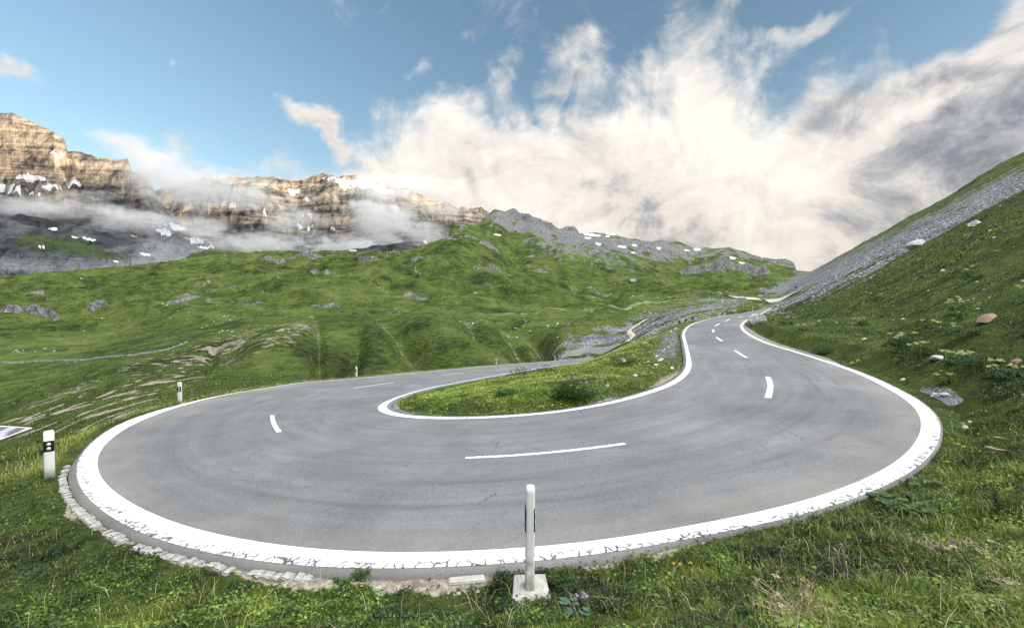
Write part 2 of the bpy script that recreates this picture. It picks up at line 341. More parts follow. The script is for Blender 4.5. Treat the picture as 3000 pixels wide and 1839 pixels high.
CLIFFS = [  # px0, px1, py_top, py_bottom, Z
 (900,1000,915,930,280),(1180,1260,880,895,330),(640,700,845,856,520),(340,420,862,874,470),(60,150,862,876,500),(760,870,803,824,640),(860,990,795,815,655),(890,1000,842,858,480),(1330,1420,733,748,800),(1400,1475,745,765,780),(1370,1480,812,836,560),(1200,1280,812,836,545),(1040,1110,818,838,560),(250,330,905,945,345),(0,180,918,950,335),(440,520,870,890,430),
 (690,780,905,918,300),(1990,2130,782,815,900),(2100,2260,788,822,930),(1560,1620,784,796,720),(1500,1600,742,752,860),(1480,1640,640,672,1130),(1640,1700,655,684,1150),(560,640,850,862,500),(1640,1800,836,848,560),(1130,1210,775,790,690),(1700,1800,726,744,1000),(1850,1990,742,762,1050),(2180,2330,762,778,1180),(480,560,915,930,330),(600,700,880,892,400)]
GULLY = [([(1420,72),(1330,95),(1260,130),(1235,185)], .030, -6.0), ([(1660,118),(1760,160),(1850,215),(1900,300)], .022, -8.0), ([(760,62),(800,85),(880,112),(990,142)], .030, -3.5), ([(1560,100),(1480,160),(1400,225)], .022, -5.0), ([(1130,75),(1080,105),(1050,150)], .022, -3.0), ([(1600,330),(1500,420),(1420,520)], .030, -10.0), ([(1000,280),(900,360),(820,470)], .034, -9.0), ([(500,240),(420,320),(360,420)], .034, -8.0), ([(1620,90),(1600,120),(1560,165),(1500,215)], .010, 6.0), ([(1230,150),(1180,200),(1120,260)], .012, 4),([(1010,60),(1040,80),(1060,105)], .010, 2.2),   # (px, Z) path, width in u, depth m
 ([(925,40),(935,80),(925,110),(900,150)], .008, 1.3), ([(1320,60),(1200,90),(1130,125),(1100,160)], .012, 2.6), ([(1580,80),(1540,110),(1500,150),(1470,200),(1450,240)], .016, 9.0),
 ([(1900,330),(1830,380),(1760,430),(1700,500),(1680,560)], .012, 9.0), ([(1450,95),(1400,125),(1370,165),(1340,200)], .010, 2.5), ([(1850,420),(1790,500),(1760,600)], .010, 8), ([(1260,380),(1230,480),(1190,560)], .012, 5), ([(600,60),(620,85),(650,105)], .006, .8), ([(2050,260),(1950,330),(1850,300)], .012, 5)]
_cz = {}
def land(X, Y):
    """height of the land and masks at world X, Y (arrays, Y>0 part uses the far field)"""
    X = np.asarray(X, float); Y = np.asarray(Y, float)
    Ys = np.maximum(Y, 8.0); u = X / Ys
    far = EYE + g2(np.clip(u, -1.7, 1.7) * 2.2, np.log(Ys)) * Ys
    wfar = sst(26, 44, Y + 12 * sst(-.4, -1.0, u))
    near = g1(X, np.minimum(Y, 60)) * (1 - wfar) + 0
    G = np.where(wfar > 0, near + far * wfar, near)
    # skyline of the green hills
    m = Y > 350
    if m.any():
        _ = 0
    rock = np.zeros_like(X)
    # hummocks
    hm = sst(45, 120, Y) * (u < .62)
    G = G + hm * (fbm(X / 85, Y / 80, 2, 21) * 8.5 * sst(120, 500, Y) + (ridged(X / 60 + .3, Y / 38, 3, 31, .42) - .5) * 14.0 * sst(150, 420, Y) * (1 - .6 * sst(800, 1000, Y)) + fbm(X / 20, Y / 14, 3, 41) * 1.5 * sst(60, 400, Y) * (1 - .5 * sst(800, 1000, Y)))
    gb = sst(50, 90, Y) * (u < .62)
    G = G + gb * (fbm(X / 30, Y / 30, 3, 22) * .9 + ridged(X / 5.5, Y / 4.0, 3, 33) * .35)
    for (a, b, pt, pb, Z) in CLIFFS:
        uu0 = ray(a, pb)[0]; uu1 = ray(b, pb)[0]
        mk = (u > uu0 - .03) & (u < uu1 + .03) & (Y > Z * .8) & (Y < Z * 1.5)
        if not mk.any(): continue
        ux = u[mk]; yx = Y[mk]; A = (pb - pt) / F * Z * 1.0
        zc = Z + gn(ux * 35, ux * 0 + Z, 4) * Z * .02 + gn(ux * 110, ux * 0 + Z, 5) * Z * .003 - sst(0, 1, np.abs(ux - (uu0 + uu1) / 2) / (uu1 - uu0)) * Z * .02
        env = sst(uu0 - .008, uu0 + .02, ux) * (1 - sst(uu1 - .02, uu1 + .008, ux)) * (.80 + .22 * gn(ux * 40, ux * 0, int(Z)) + .10 * gn(ux * 160, ux * 0, int(Z)))
        t = (yx - zc) / (A * .55 + .5)
        A = A * .78
        step = sst(0, 1, t) * np.exp(-np.maximum(t - 1, 0) * .16) * env
        G[mk] += A * step
        rock[mk] = np.maximum(rock[mk], sst(-.25, .1, t) * (1 - sst(.9, 1.25, t)) * np.clip(env * 1.6, 0, 1))
    for path, wd, dp in GULLY:
        wd = wd * 1.9; P = np.array([(ray(a, 900)[0], math.log(z)) for a, z in path])
        P = resample(np.c_[P, P[:, 0] * 0], n=30, smooth=1)[:, :2]
        mk = (u > P[:, 0].min() - 2.8 * wd) & (u < P[:, 0].max() + 2.8 * wd) & (Y > math.exp(P[:, 1].min()) * .9) & (Y < math.exp(P[:, 1].max()) * 1.1)
        if not mk.any(): continue
        uu = u[mk]; ll = np.log(Y[mk]); dd = np.full(uu.shape, 9.0)
        for (a0, b0), (a1, b1) in zip(P[:-1], P[1:]):
            vx, vy = a1 - a0, (b1 - b0) * .15; L2 = vx * vx + vy * vy
            t = np.clip(((uu - a0) * vx + (ll - b0) * .15 * vy) / L2, 0, 1)
            dd = np.minimum(dd, np.hypot(uu - a0 - t * vx, (ll - b0) * .15 - t * vy))
        dd = dd * (1 + .22 * gn(uu * 14, ll * 5, 2))
        l0, l1 = P[:, 1].min(), P[:, 1].max(); q_ = (ll - l0) / (l1 - l0); fade = sst(-.02, .25, q_) * (1 - sst(.75, 1.02, q_))
        G[mk] -= dp * np.exp(-(dd / wd) ** 2) * fade
        if dp > 0: rock[mk] = np.maximum(rock[mk], .48 * fade * np.exp(-(dd / (wd * .16)) ** 2))
    return G, rock
sky_tab = {}
def finish_far(Ugrid, Ygrid, G):
    """shift the far rows of each view column so that the hills' skyline runs as surveyed"""
    E_ = (G - EYE) / Ygrid
    far = Ygrid > 450
    mx = np.where(far, E_, -9).max(0)
    want = np.interp(Ugrid[0], su[:, 0], su[:, 2])
    kk = np.hanning(31); kk /= kk.sum(); sm = lambda a, k_: np.convolve(np.pad(a, len(k_) // 2, mode='edge'), k_, 'valid')
    k9 = np.hanning(161); k9 /= k9.sum(); ws = sm(want, k9); dl = ws - sm(mx, kk); res = want - ws
    uu = Ugrid[0]
    wz = sst(430, 760, Ygrid)
    return G + (dl[None, :] * wz + res[None, :] * sst(900, 985, Ygrid + 30 * gn(Ugrid * 60, Ygrid * 0, 8))) * Ygrid

def grade(X, Y, G):
    """cut and fill round the road; returns height, distance to the road"""
    dist = np.full(X.shape, 99.0); H = G.copy()
    near = (Y < 135) & (Y > -2) & (X > -50) & (X < 110)
    xi = X[near]; yi = Y[near]
    d = np.full(xi.shape, 99.0); U = np.full(xi.shape, 1e9); L = np.full(xi.shape, -1e9)
    for p in edge_s:
        di = np.hypot(xi - p[0], yi - p[1])
        np.minimum(d, di, out=d)
        dd = np.maximum(di - .45, 0)
        np.minimum(U, p[2] + .66 * dd, out=U); np.maximum(L, p[2] - .62 * dd, out=L)
    ins = inside(xi, yi)
    E4 = np.full(xi.shape, 1e9)
    for p in edge_s:
        di = np.hypot(xi - p[0], yi - p[1]); np.minimum(E4, p[2] - .07 + np.maximum(di - .35 - .004 * np.abs(yi), 0) * 1.2, out=E4)
    ng = np.where((yi < 19) & (yi > 3) & (np.abs(xi) < 18) & (d < 2.5))[0]; xx, yy_ = xi[ng], yi[ng]; e2 = np.full(xx.shape, 1e9); d2 = np.full(xx.shape, 99.0)
    for p in edge_fine:
        di = np.hypot(xx - p[0], yy_ - p[1]); np.minimum(d2, di, out=d2); np.minimum(e2, p[2] - .035 + np.maximum(di - .06, 0) * .9, out=e2)
    wn = sst(19, 15, yi[ng]); E4[ng] = E4[ng] * (1 - wn) + e2 * wn; d[ng] = d2 * wn + d[ng] * (1 - wn)
    lowd = np.full(xi.shape, .30); lowd[ng] = .03 * wn + .30 * (1 - wn)
    zi = zr(xi, np.minimum(yi, 100))
    h = np.clip(H[near], L - .03, np.maximum(U, L) - .03)
    h = np.minimum(h, E4)
    d = np.where(ins, 0, np.maximum(d - lowd - .002 * np.abs(yi), 0))
    if ins.any():
        q = np.array([road_s[kd.find((a, b, 0))[1], 2] for a, b in zip(xi[ins], yi[ins])])
        h[ins] = q - .12 - .05 * 0
    dist[near] = d; H[near] = h
    return H, dist
def full(X, Y, fan=False):
    G, rock = land(X, Y)
    if fan: G = finish_far(X / Y, Y, G)
    P, n = plane_h(X, Y)
    k = np.clip(.5 + (P - G) / (2 * (.6 + Y * .01)), 0, 1)
    G2 = G * (1 - k) + P * k + k * (1 - k) * (.6 + Y * .01)
    slope_w = k
    H, d = grade(X, Y, G2)
    rough = sst(.1, 1.6, d)
    nearn = (1 - sst(30, 80, Y))
    H = H + rough * nearn * (fbm(X / 1.9, Y / 1.9, 4, 61) * .14 + fbm(X / .42, Y / .42, 2, 71) * .025)
    H = H + rough * slope_w * sst(8, 30, Y) * (ridged(X / 2.6, Y / 1.6, 3, 81) - .5) * .28
    # low ragged turf bump right at the verge
    return H, rock, d, slope_w, n

# ------------------------------------------------------------------ land meshes
ucol = np.r_[np.linspace(-1.75, 1.32, 1250), 1.32 + (np.geomspace(.01, 2.4, 34))]
def fan(Zs):
    Yg, Ug = np.meshgrid(Zs, ucol, indexing='ij')
    Xg = Ug * np.maximum(Yg, 2.0) if Zs[0] < 2 else Ug * Yg
    return Xg, Yg, Ug
def project(X, Y, Z):
    c, s = math.cos(PITCH), math.sin(PITCH)
    z = Z - EYE; depth = Y * c - z * s; up = Y * s + z * c
    return 1500 + F * X / depth, 919.5 - F * up / depth
def polymask(px, py, poly, soft=12.0, nz=0):
    P = np.array(poly, float); m = inside(px, py, np.repeat(P, 2, axis=0)) if False else None
    res = np.zeros(px.shape, bool); Q = np.roll(P, -1, 0); dist = np.full(px.shape, 1e9)
    for (x1, y1), (x2, y2) in zip(P, Q):
        if y1 != y2:
            c = ((y1 > py) != (y2 > py)); res ^= c & (px < (x2 - x1) * (py - y1) / (y2 - y1) + x1)
        L2 = (x2 - x1) ** 2 + (y2 - y1) ** 2
        t = np.clip(((px - x1) * (x2 - x1) + (py - y1) * (y2 - y1)) / L2, 0, 1)
        dist = np.minimum(dist, np.hypot(px - x1 - t * (x2 - x1), py - y1 - t * (y2 - y1)))
    sd_ = np.where(res, dist, -dist)
    return np.clip(.5 + (sd_ + nz) / (2 * soft), 0, 1)

Zn = np.r_[np.linspace(-9, 2.0, 14)[:-1], np.geomspace(2.0, 60, 560)]
Zf = np.r_[np.geomspace(60, 1400, 640), np.geomspace(1410, 2900, 30)]
Xn, Yn, Un = fan(Zn); Hn, rkn, dn, swn, nn = full(Xn, Yn)
Xf, Yf, Uf = fan(Zf); Hf, rkf, df_, swf, nf = full(Xf, Yf, True)
ov = 0
sel = Zn >= 2.0
Eall = np.vstack([(Hn[sel] - EYE) / Yn[sel], (Hf[1:] - EYE) / Yf[1:]]); Zall = np.r_[Zn[sel], Zf[1:]]
def hit(px, py, zmin=0):
    """first land point seen through a photograph pixel"""
    r = ray(px, py); j = np.interp(r[0], ucol, np.arange(len(ucol))); j0 = int(j); t = j - j0; j1 = min(j0 + 1, len(ucol) - 1)
    E_ = Eall[:, j0] * (1 - t) + Eall[:, j1] * t
    k = np.where((E_ >= r[2]) & (Zall > zmin))[0]
    if len(k) == 0: k = [int(np.argmax(np.where(Zall > zmin, E_, -9)))]
    k = max(k[0], 1); a, b = E_[k - 1], E_[k]
    f = 1.0 if b <= a else float(np.clip((r[2] - a) / (b - a), 0, 1))
    Z = Zall[k - 1] * (1 - f) + Zall[k] * f; e = a * (1 - f) + b * f
    return Vector((r[0] * Z, Z, EYE + e * Z))
def ground_z(x, y):
    j = np.interp(x / y, ucol, np.arange(len(ucol))); i = np.interp(y, Zall, np.arange(len(Zall)))
    j0 = int(min(j, len(ucol) - 2)); i0 = int(min(i, len(Zall) - 2)); a = j - j0; b = i - i0
    def hh(ii, jj): return EYE + Eall[ii, jj] * Zall[ii]
    return (hh(i0, j0) * (1 - a) + hh(i0, j0 + 1) * a) * (1 - b) + (hh(i0 + 1, j0) * (1 - a) + hh(i0 + 1, j0 + 1) * a) * b

def slope_of(X, Y, H):
    gy = np.gradient(H, axis=0) / np.maximum(np.gradient(Y, axis=0), 1e-3)
    gx = np.gradient(H, axis=1) / np.maximum(np.abs(np.gradient(X, axis=1)), 1e-3)
    return np.hypot(gx, gy)
SCREE = [[(2230,862),(2330,815),(2480,748),(2700,648),(3000,492),(3080,480),(3080,560),(2990,585),(2860,640),(2700,712),(2560,770),(2400,832),(2300,868)],
         [(2480,832),(2330,880),(2240,905),(2330,868),(2480,808),(2700,722),(2900,640),(2900,655)],
         [(1600,1052),(1640,1010),(1720,975),(1830,945),(1950,910),(2060,885),(2110,872),(2185,876),(2150,902),(2080,925),(2030,945),(1960,960),(1880,985),(1800,1020),(1700,1040)],
         [(2700,1142),(2740,1132),(2790,1150),(2815,1172),(2790,1182),(2740,1165)],
         [(1935,960),(1985,955),(1995,1000),(1985,1055),(1930,1050),(1900,1035),(1940,1010)],
         [(1130,1160),(1165,1170),(1175,1195),(1250,1217),(1160,1220),(1125,1195)]]
DIRT = [[(-60,1290),(60,1195),(250,1115),(420,1050),(560,1005),(700,960),(930,935),(930,990),(850,1010),(700,1060),(590,1110),(480,1160),(350,1240),(280,1270)],
        [(960,1668),(1120,1672),(1230,1668),(1480,1655),(1480,1690),(1400,1715),(1300,1735),(1150,1735),(1040,1720),(1000,1695)],
        [(1560,1212),(1700,1185),(1840,1155),(1930,1120),(1985,1085),(1990,1060),(2002,1100),(1960,1120),(1850,1170),(1700,1200)],
        [(1340,1195),(1370,1188),(1425,1192),(1430,1208),(1380,1218),(1345,1210)],
        [(200,1480),(330,1530),(480,1590),(620,1635),(850,1690),(960,1680),(1000,1720),(900,1730),(650,1680),(420,1610),(240,1530),(190,1510)],
        [(1600,1650),(1800,1630),(2010,1585),(2120,1560),(2150,1565),(1980,1615),(1800,1655),(1650,1668)]]
def masks(X, Y, H, rock, near):
    px, py = project(X, np.maximum(Y, 1.0), H)
    sc_ = np.zeros(X.shape); di = np.zeros(X.shape)
    lo = np.clip(Y / 12, .35, 3)
    str_ = fbm((X * .87 - Y * .49) / (3.5 * lo) * .35, (X * .49 + Y * .87) / (3.5 * lo) * 1.6, 4, 91)
    f2 = fbm(X / (1.3 * lo), Y / (1.3 * lo), 4, 93)
    for k, P in enumerate(SCREE):
        if k in (3,) : v = (Y > 5) & (Y < 20)
        elif k == 4: v = .50 * ((Y > 14) & (Y < 45))
        elif k == 2: v = .66 * (Y > 52)
        elif k == 5: v = (Y > 10) & (Y < 18)
        else: v = Y > 52
        m = polymask(px, py, P, (16, 16, 16, 8, 30, 6)[k], (str_ * 30 + f2 * 26) * (1.5, 1.5, 2.0, .8, 1.7, .4)[k])
        sc_ = np.maximum(sc_, m * v)
    for k, P in enumerate(DIRT):
        if k == 0:
            nzz = ridged(X / 7 + fbm(X / 9, Y / 9, 3, 5) * .5, Y / 4.5, 4, 95)
            m = polymask(px, py, P, 45, -10) * sst(.58, .72, nzz + fbm(X / 22, Y / 16, 2, 8) * .28) * (Y > 30)
        else:
            m = polymask(px, py, P, 12, f2 * 40) * (Y < 30) * (.25 if k == 3 else .55 if k == 2 else .85)
        di = np.maximum(di, m)
    return px, py, sc_, di
pxn, pyn, scn, din = masks(Xn, Yn, Hn, rkn, True)
pxf, pyf, scf, dif = masks(Xf, Yf, Hf, rkf, False)
slf = slope_of(Xf, Yf, Hf)
# rock on the high grey ridge and in broken ground
E1 = polymask(pxf, pyf, [(1300,720),(1312,650),(1400,645),(1440,600),(1560,615),(1700,660),(1790,670),(2000,695),(2340,755),(2345,800),(2200,760),(2050,765),(1950,770),(1850,760),(1700,735),(1600,720),(1500,690),(1420,665),(1360,660),(1325,720)], 14, fbm(Xf / 30, Yf / 40, 4, 14) * 60 - 16)
rk2 = np.maximum(rkf, E1 * (Yf > 700) * (swf < .5))
rk2 = np.maximum(rk2, sst(1.6, 2.2, slf + fbm(Xf / 6, Yf / 6, 3, 17) * .3) * (Yf > 160) * (swf < .5) * .8)
patch = sst(.36, .58, fbm(Xf / 46 + 3, Yf / 60, 3, 51) + .30 * fbm(Xf / 5, Yf / 7, 3, 52)) * (Yf > 190) * (swf < .4)
sc2 = np.maximum(scf, patch * .55)
sc2 = np.maximum(sc2, polymask(pxf, pyf, [(1480,690),(1700,690),(1900,770),(2000,800),(1850,800),(1650,770),(1560,730)], 25, fbm(Xf / 12, Yf / 22, 4, 66) * 75 - 8) * (Yf > 500) * .5)
snowf = np.zeros(Xf.shape)
for (a, b, rx, ry) in [(1735,688,28,4),(1790,686,16,3),(1722,697,12,3),(1752,714,10,3),(1823,723,16,3),(1858,718,7,4),(1930,726,8,3),(2043,731,12,4),(2012,733,8,2.5),(2146,756,10,4),(2174,770,10,2.5),(1855,740,8,2),(1458,688,13,2.5),(1780,692,8,2)]:
    q = ((pxf - a) / rx) ** 2 + ((pyf - b - (pxf - a) * .1) / ry) ** 2
    snowf = np.maximum(snowf, (1 - sst(.6, 1.2, q + fbm(pxf / 9, pyf / 5, 2, 3) * .5)) * (Yf > 600))

# ------------------------------------------------------------------ materials
def new_mat(name):
    m = bpy.data.materials.new(name); m.use_nodes = True; return m, NT(m.node_tree)
def finish(t, col, rough=.85, nrm=None, spec=.25, **kw):
    ins = {'Base Color': col, 'Roughness': rough, 'Specular IOR Level': spec}
    if nrm is not None: ins['Normal'] = nrm
    ins.update(kw)
    b = t.add('ShaderNodeBsdfPrincipled', ins); t.add('ShaderNodeOutputMaterial', {'Surface': b.outputs[0]}); return b
def bump(t, h, strength=.5, dist=.05, nrm=None):
    d = {'Height': h, 'Strength': strength, 'Distance': dist}
    if nrm is not None: d['Normal'] = nrm
    return t.add('ShaderNodeBump', d).outputs[0]
def pos(t): return t.add('ShaderNodeTexCoord').outputs['Object']
def scaled(t, v, sx, sy, sz, rot=0):
    return t.add('ShaderNodeMapping', {'Vector': v, 'Scale': (sx, sy, sz), 'Rotation': (0, 0, rot)}).outputs[0]

def land_material(name, near):
    m, t = new_mat(name); p = pos(t)
    if near:
        fine = t.noise(p, 9, 6, .65); mid = t.noise(p, 1.3, 5, .6); big = t.noise(p, .22, 4, .5)
        f = t.math('ADD', t.math('MULTIPLY', fine, .45), t.math('ADD', t.math('MULTIPLY', mid, .35), t.math('MULTIPLY', big, .25)))
        col = t.ramp(f, [(.36, (.012, .018, .006)), (.48, (.030, .046, .011)), (.58, (.060, .085, .018)), (.70, (.12, .125, .045))])
        nb = bump(t, fine, .9, .06, bump(t, mid, .6, .25))
        scs, dfs = 26, 14
    else:
        ps = scaled(t, p, 1, 1, 2.2)
        fine = t.noise(ps, .55, 8, .68); mid = t.noise(ps, .085, 6, .6, .4); big = t.noise(p, .020, 5, .6)
        f = t.math('ADD', t.math('MULTIPLY', fine, .38), t.math('ADD', t.math('MULTIPLY', mid, .32), t.math('MULTIPLY', big, .42)))
        col = t.ramp(f, [(.42, (.014, .019, .009)), (.475, (.030, .042, .013)), (.52, (.052, .078, .019)), (.565, (.078, .118, .025)), (.62, (.118, .150, .037)), (.72, (.18, .175, .075))])
        cl = t.add('ShaderNodeTexVoronoi', {'Vector': ps, 'Scale': .30}).outputs['Distance']
        cm = t.math('MULTIPLY', t.map(cl, .18, .42, 1, 0), t.map(t.noise(p, .03, 5, .65), .47, .58))
        col = t.mix(t.math('MULTIPLY', cm, .8), col, (.020, .027, .011))
        # slope-following terracettes trodden by cattle
        wv_ = t.add('ShaderNodeTexWave', {'Vector': scaled(t, p, .03, .03, 1.0), 'Scale': .55, 'Distortion': 7.0, 'Detail': 3.0, 'Detail Scale': 2.0}, wave_type='BANDS', bands_direction='Z').outputs['Fac']
        nb = bump(t, fine, 1.0, 1.3, bump(t, wv_, .5, .6, bump(t, mid, .6, 3.0)))
        scs, dfs = 1.6, 1.2
    # rock
    pr = scaled(t, p, 1, 1, .55) if near else scaled(t, p, 1.0, 1.0, .45)
    rn = t.noise(pr, 2.2 if near else .35, 9, .7); rv = t.add('ShaderNodeTexVoronoi', {'Vector': pr, 'Scale': 3.0 if near else .22}, feature='DISTANCE_TO_EDGE').outputs['Distance']
    rc = t.ramp(rn, [(.30, (.06, .062, .066)), (.48, (.19, .19, .195)), (.62, (.36, .355, .35)), (.75, (.50, .49, .47))])
    rc = t.mix(t.map(rv, 0, .12), t.mix(.6, rc, (.04, .042, .045)), rc)
    rb = bump(t, rn, 1.0, .3 if near else 5.0)
    # scree: small grey stones
    vo = t.add('ShaderNodeTexVoronoi', {'Vector': p, 'Scale': scs, 'Randomness': 1.0})
    sn = t.noise(p, scs * .12, 5, .6)
    sc_ = t.ramp(t.math('ADD', t.math('MULTIPLY', vo.outputs['Distance'], .5), t.math('MULTIPLY', sn, .7)), [(.25, (.40, .41, .43)), (.5, (.24, .25, .27)), (.75, (.09, .095, .105))])
    sb = bump(t, vo.outputs['Distance'], .9, .04 if near else .6)
    dn_ = t.noise(p, dfs, 6, .65)
    dc = t.ramp(dn_, [(.32, (.13, .11, .085)), (.52, (.30, .265, .21)), (.7, (.48, .44, .37))])
    def edge(nm, a, amp, lo=.35, hi=.6):
        v = t.attr(nm).outputs['Fac']
        return t.map(t.math('ADD', v, t.math('MULTIPLY', t.math('SUBTRACT', a, .5), amp)), lo, hi, smooth=True)
    kd_ = edge('dirt', dn_, .9); ks = edge('scree', t.noise(p, scs * .2, 6, .7), 1.2); kr = edge('rock', rn, .9)
    col = t.mix(kd_, col, dc); col = t.mix(ks, col, sc_); col = t.mix(kr, col, rc)
    def nm(k, a, b):
        n = t.add('ShaderNodeMix', data_type='VECTOR'); t.l.new(k, n.inputs[0]); t.l.new(a, n.inputs[4]); t.l.new(b, n.inputs[5]); return n.outputs[1]
    nrm = nm(ks, nb, sb); nrm = nm(kr, nrm, rb)
    if not near:
        sv = t.attr('snow').outputs['Fac']; kk = t.map(sv, .4, .6)
        col = t.mix(kk, col, (.80, .82, .86))
    finish(t, col, .92, nrm, .12)
    return m
MAT_NEAR = land_material('alpine turf', True); MAT_FAR = land_material('alpine hillside', False)

def at(**k): return {n: ('FLOAT', v) for n, v in k.items()}
gv = np.stack([Xn, Yn, Hn], -1).reshape(-1, 3)
ground = struct(mesh_obj('ground', gv, grid_faces(*Xn.shape), MAT_NEAR, attrs=at(rock=rkn * 0, scree=scn, dirt=din)))
fv = np.stack([Xf, Yf, Hf], -1).reshape(-1, 3)
hills = struct(mesh_obj('hills', fv, grid_faces(*Xf.shape), MAT_FAR, attrs=at(rock=rk2, scree=sc2, dirt=dif, snow=snowf)))

# mountainside carried on right and behind, unseen, added to block the low sun
Ys_ = np.r_[np.linspace(-3200, -200, 40), np.linspace(-150, 1500, 50)]; Xs_ = np.r_[np.linspace(30, 400, 24), np.linspace(440, 6200, 90)]
Yr, Xr = np.meshgrid(Ys_, Xs_, indexing='ij'); Hr, _n = plane_h(Xr, Yr)
Hr = np.where((Xr < 3.4 * Yr) , Hr - 6 - .02 * Xr, Hr - 1.0)
cut = (Xr < 3.4 * np.maximum(Yr - 40, 0)); Hr = np.where(cut, Hr - 60, Hr); Hr = np.where(_n < 25, np.minimum(Hr, -6 - Xr * 0), Hr)
struct(mesh_obj('hills', np.stack([Xr, Yr, Hr], -1).reshape(-1, 3), grid_faces(*Xr.shape), MAT_FAR, attrs=at(rock=Xr * 0, scree=Xr * 0, dirt=Xr * 0, snow=Xr * 0)))
# ------------------------------------------------------------------ far mountains
def mountains():
    Zs = np.geomspace(1250, 5200, 470); us = np.linspace(-1.6, .35, 1150)
    Y, U = np.meshgrid(Zs, us, indexing='ij'); X = U * Y
    def line(l): a = np.array([ray(*p) for p in l]); return lambda u: np.interp(u, a[:, 0], a[:, 2])
    LAY = [(line([(-600,540),(0,615),(200,655),(400,692),(500,715),(619,735),(700,745),(900,748),(1130,716),(1190,709),(1260,738),(1500,760),(2000,800)]), 1350, 2000, 90, 0),
           (line([(-600,300),(-100,325),(0,331),(36,333),(91,356),(157,387),(189,413),(197,435),(273,457),(339,468),(375,473),(386,497),(430,520),(470,590),(560,680),(700,745),(1000,800),(2000,820)]), 1900, 3000, 190, 1),
           (line([(-600,640),(300,600),(500,545),(600,520),(674,515),(728,519),(800,518),(857,529),(891,526),(915,517),(947,509),(995,517),(1047,512),(1092,528),(1130,545),(1202,557),(1240,572),(1271,586),(1305,592),(1340,607),(1409,610),(1430,619),(1500,650),(2000,800)]), 2500, 4000, 260, 2)]
    H = np.full(Y.shape, -400.0)
    wx = fbm(X / 900, Y / 900, 3, 11) * 260
    rg = ridged((X + wx * 1.6) / 760, Y / 1000, 5, 12, .45); fn = fbm(X / 90, Y / 90, 4, 13)
    rg2 = ridged((X + wx * .5) / 190, (Y + wx) / 330, 3, 15, .45)
    col = np.zeros(Y.shape)
    for sk, Z0, Zr, amp, k in LAY:
        zr_ = EYE + sk(U) * Zr
        t = (Y - Z0) / (Zr - Z0)
        base = -160 + (Y - Z0) * .08
        if k == 1: prof = np.where(t < 1, np.clip(t, 0, 1) ** 1.15 * .55 + .45 * sst(.62, 1, t), 1)
        elif k == 2: prof = np.where(t < 1, np.clip(t, 0, 1) ** 1.1 * .62 + .38 * sst(.72, 1.0, t), 1)
        else: prof = np.clip(t, 0, 1) ** .8
        h = base + (zr_ - base) * prof
        env = sst(0, .25, t) * (1 - .55 * sst(.9, 1.0, t))
        h = h + ((rg - .55) * amp * 1.25 + (rg2 - .5) * amp * .22 + fn * amp * .08) * env
        # rock strata: ledges dipping gently
        dipx = fbm(X / 1500, Y / 1500, 2, 29) * 180; q = (h + X * .16 + dipx + fn * 26) / 62; h = h + 62 * .62 * (np.sin(q * 2 * math.pi) / (2 * math.pi)) * .85 * env * (.4 + sst(.3, .7, rg))
        h = np.where(t > 1, zr_ - (Y - Zr) * .5 + 0 * h, h)
        E_ = (h - EYE) / Y; vis = (t > .3) & (t < 1.15)
        mx = np.where(vis, E_, -9).max(0); want = sk(us) + (fbm(us * 120, us * 0 + k, 3, 19) * .0022 if k else 0)
        k3 = np.hanning(41); k3 /= k3.sum(); mxs = np.convolve(np.pad(mx, 20, mode='edge'), k3, 'valid')
        h = h + (want - mxs)[None, :] * sst(.35, .8, t) * Y
        H = np.maximum(H, h)
    ks = np.hanning(27); ks /= ks.sum(); Hs = np.stack([np.convolve(np.pad(r_, 13, mode='edge'), ks, 'valid') for r_ in H])
    px, py = project(X, Y, Hs)
    sn = np.zeros(Y.shape)
    SN = [(172,457,40,6),(95,522,50,9),(40,548,50,5),(150,548,34,6),(215,537,24,7),(40,562,70,5),(155,670,14,5),(218,694,10,3),(247,699,9,4),(268,703,12,4),(120,724,11,3),(425,745,16,3),(395,690,8,3),
          (480,680,25,6),(520,668,30,5),(460,640,30,2.5),(570,705,28,5),(600,722,30,5),(340,765,8,3),(500,660,40,3),(680,605,15,8),(775,630,5,8),(885,633,8,3),(908,628,9,6),(873,660,5,5),(880,665,10,7),(905,668,4,8),(915,665,4,4),(975,675,8,3),
          (860,560,22,9),(900,585,14,5),(1000,530,55,7),(1060,540,70,10),(1100,527,50,5),(1010,545,30,5),(1190,562,12,3),(1250,715,14,5),(1290,728,34,14),(1160,612,14,9),(1130,560,40,8)]
    wob = fbm(px / 14, py / 7, 3, 23)
    for a, b, rx, ry in SN:
        q = ((px - a) / rx) ** 2 + ((py - b - (px - a) * .12) / ry) ** 2
        sn = np.maximum(sn, 1 - sst(.5, 1.3, q + wob * 1.2))
    green = polymask(px, py, [(60,680),(200,685),(300,720),(400,760),(300,770),(150,740),(40,720)], 25, wob * 40) * .7
    green = np.maximum(green, polymask(px, py, [(560,745),(640,725),(760,728),(860,740),(860,780),(500,790)], 8, wob * 6))
    scr = polymask(px, py, [(380,760),(430,690),(470,680),(560,715),(640,745),(600,790),(300,800),(0,790),(0,760),(250,780)], 20, wob * 30)
    m, t = new_mat('mountain rock'); p = pos(t)
    st = t.add('ShaderNodeMapping', {'Vector': p, 'Scale': (.22, .3, 1.5), 'Rotation': (0, R(13), 0)}).outputs[0]; n1_ = t.noise(st, .0055, 10, .6, 1.4); n2_ = t.noise(scaled(t, p, 1, 1, .6), .016, 9, .62, .6)
    f = t.math('ADD', t.math('MULTIPLY', n1_, .5), t.math('MULTIPLY', n2_, .5))
    c = t.ramp(f, [(.38, (.025, .025, .025)), (.455, (.12, .108, .095)), (.53, (.34, .285, .215)), (.63, (.58, .48, .345))])
    sg = t.noise(p, .06, 8, .7)
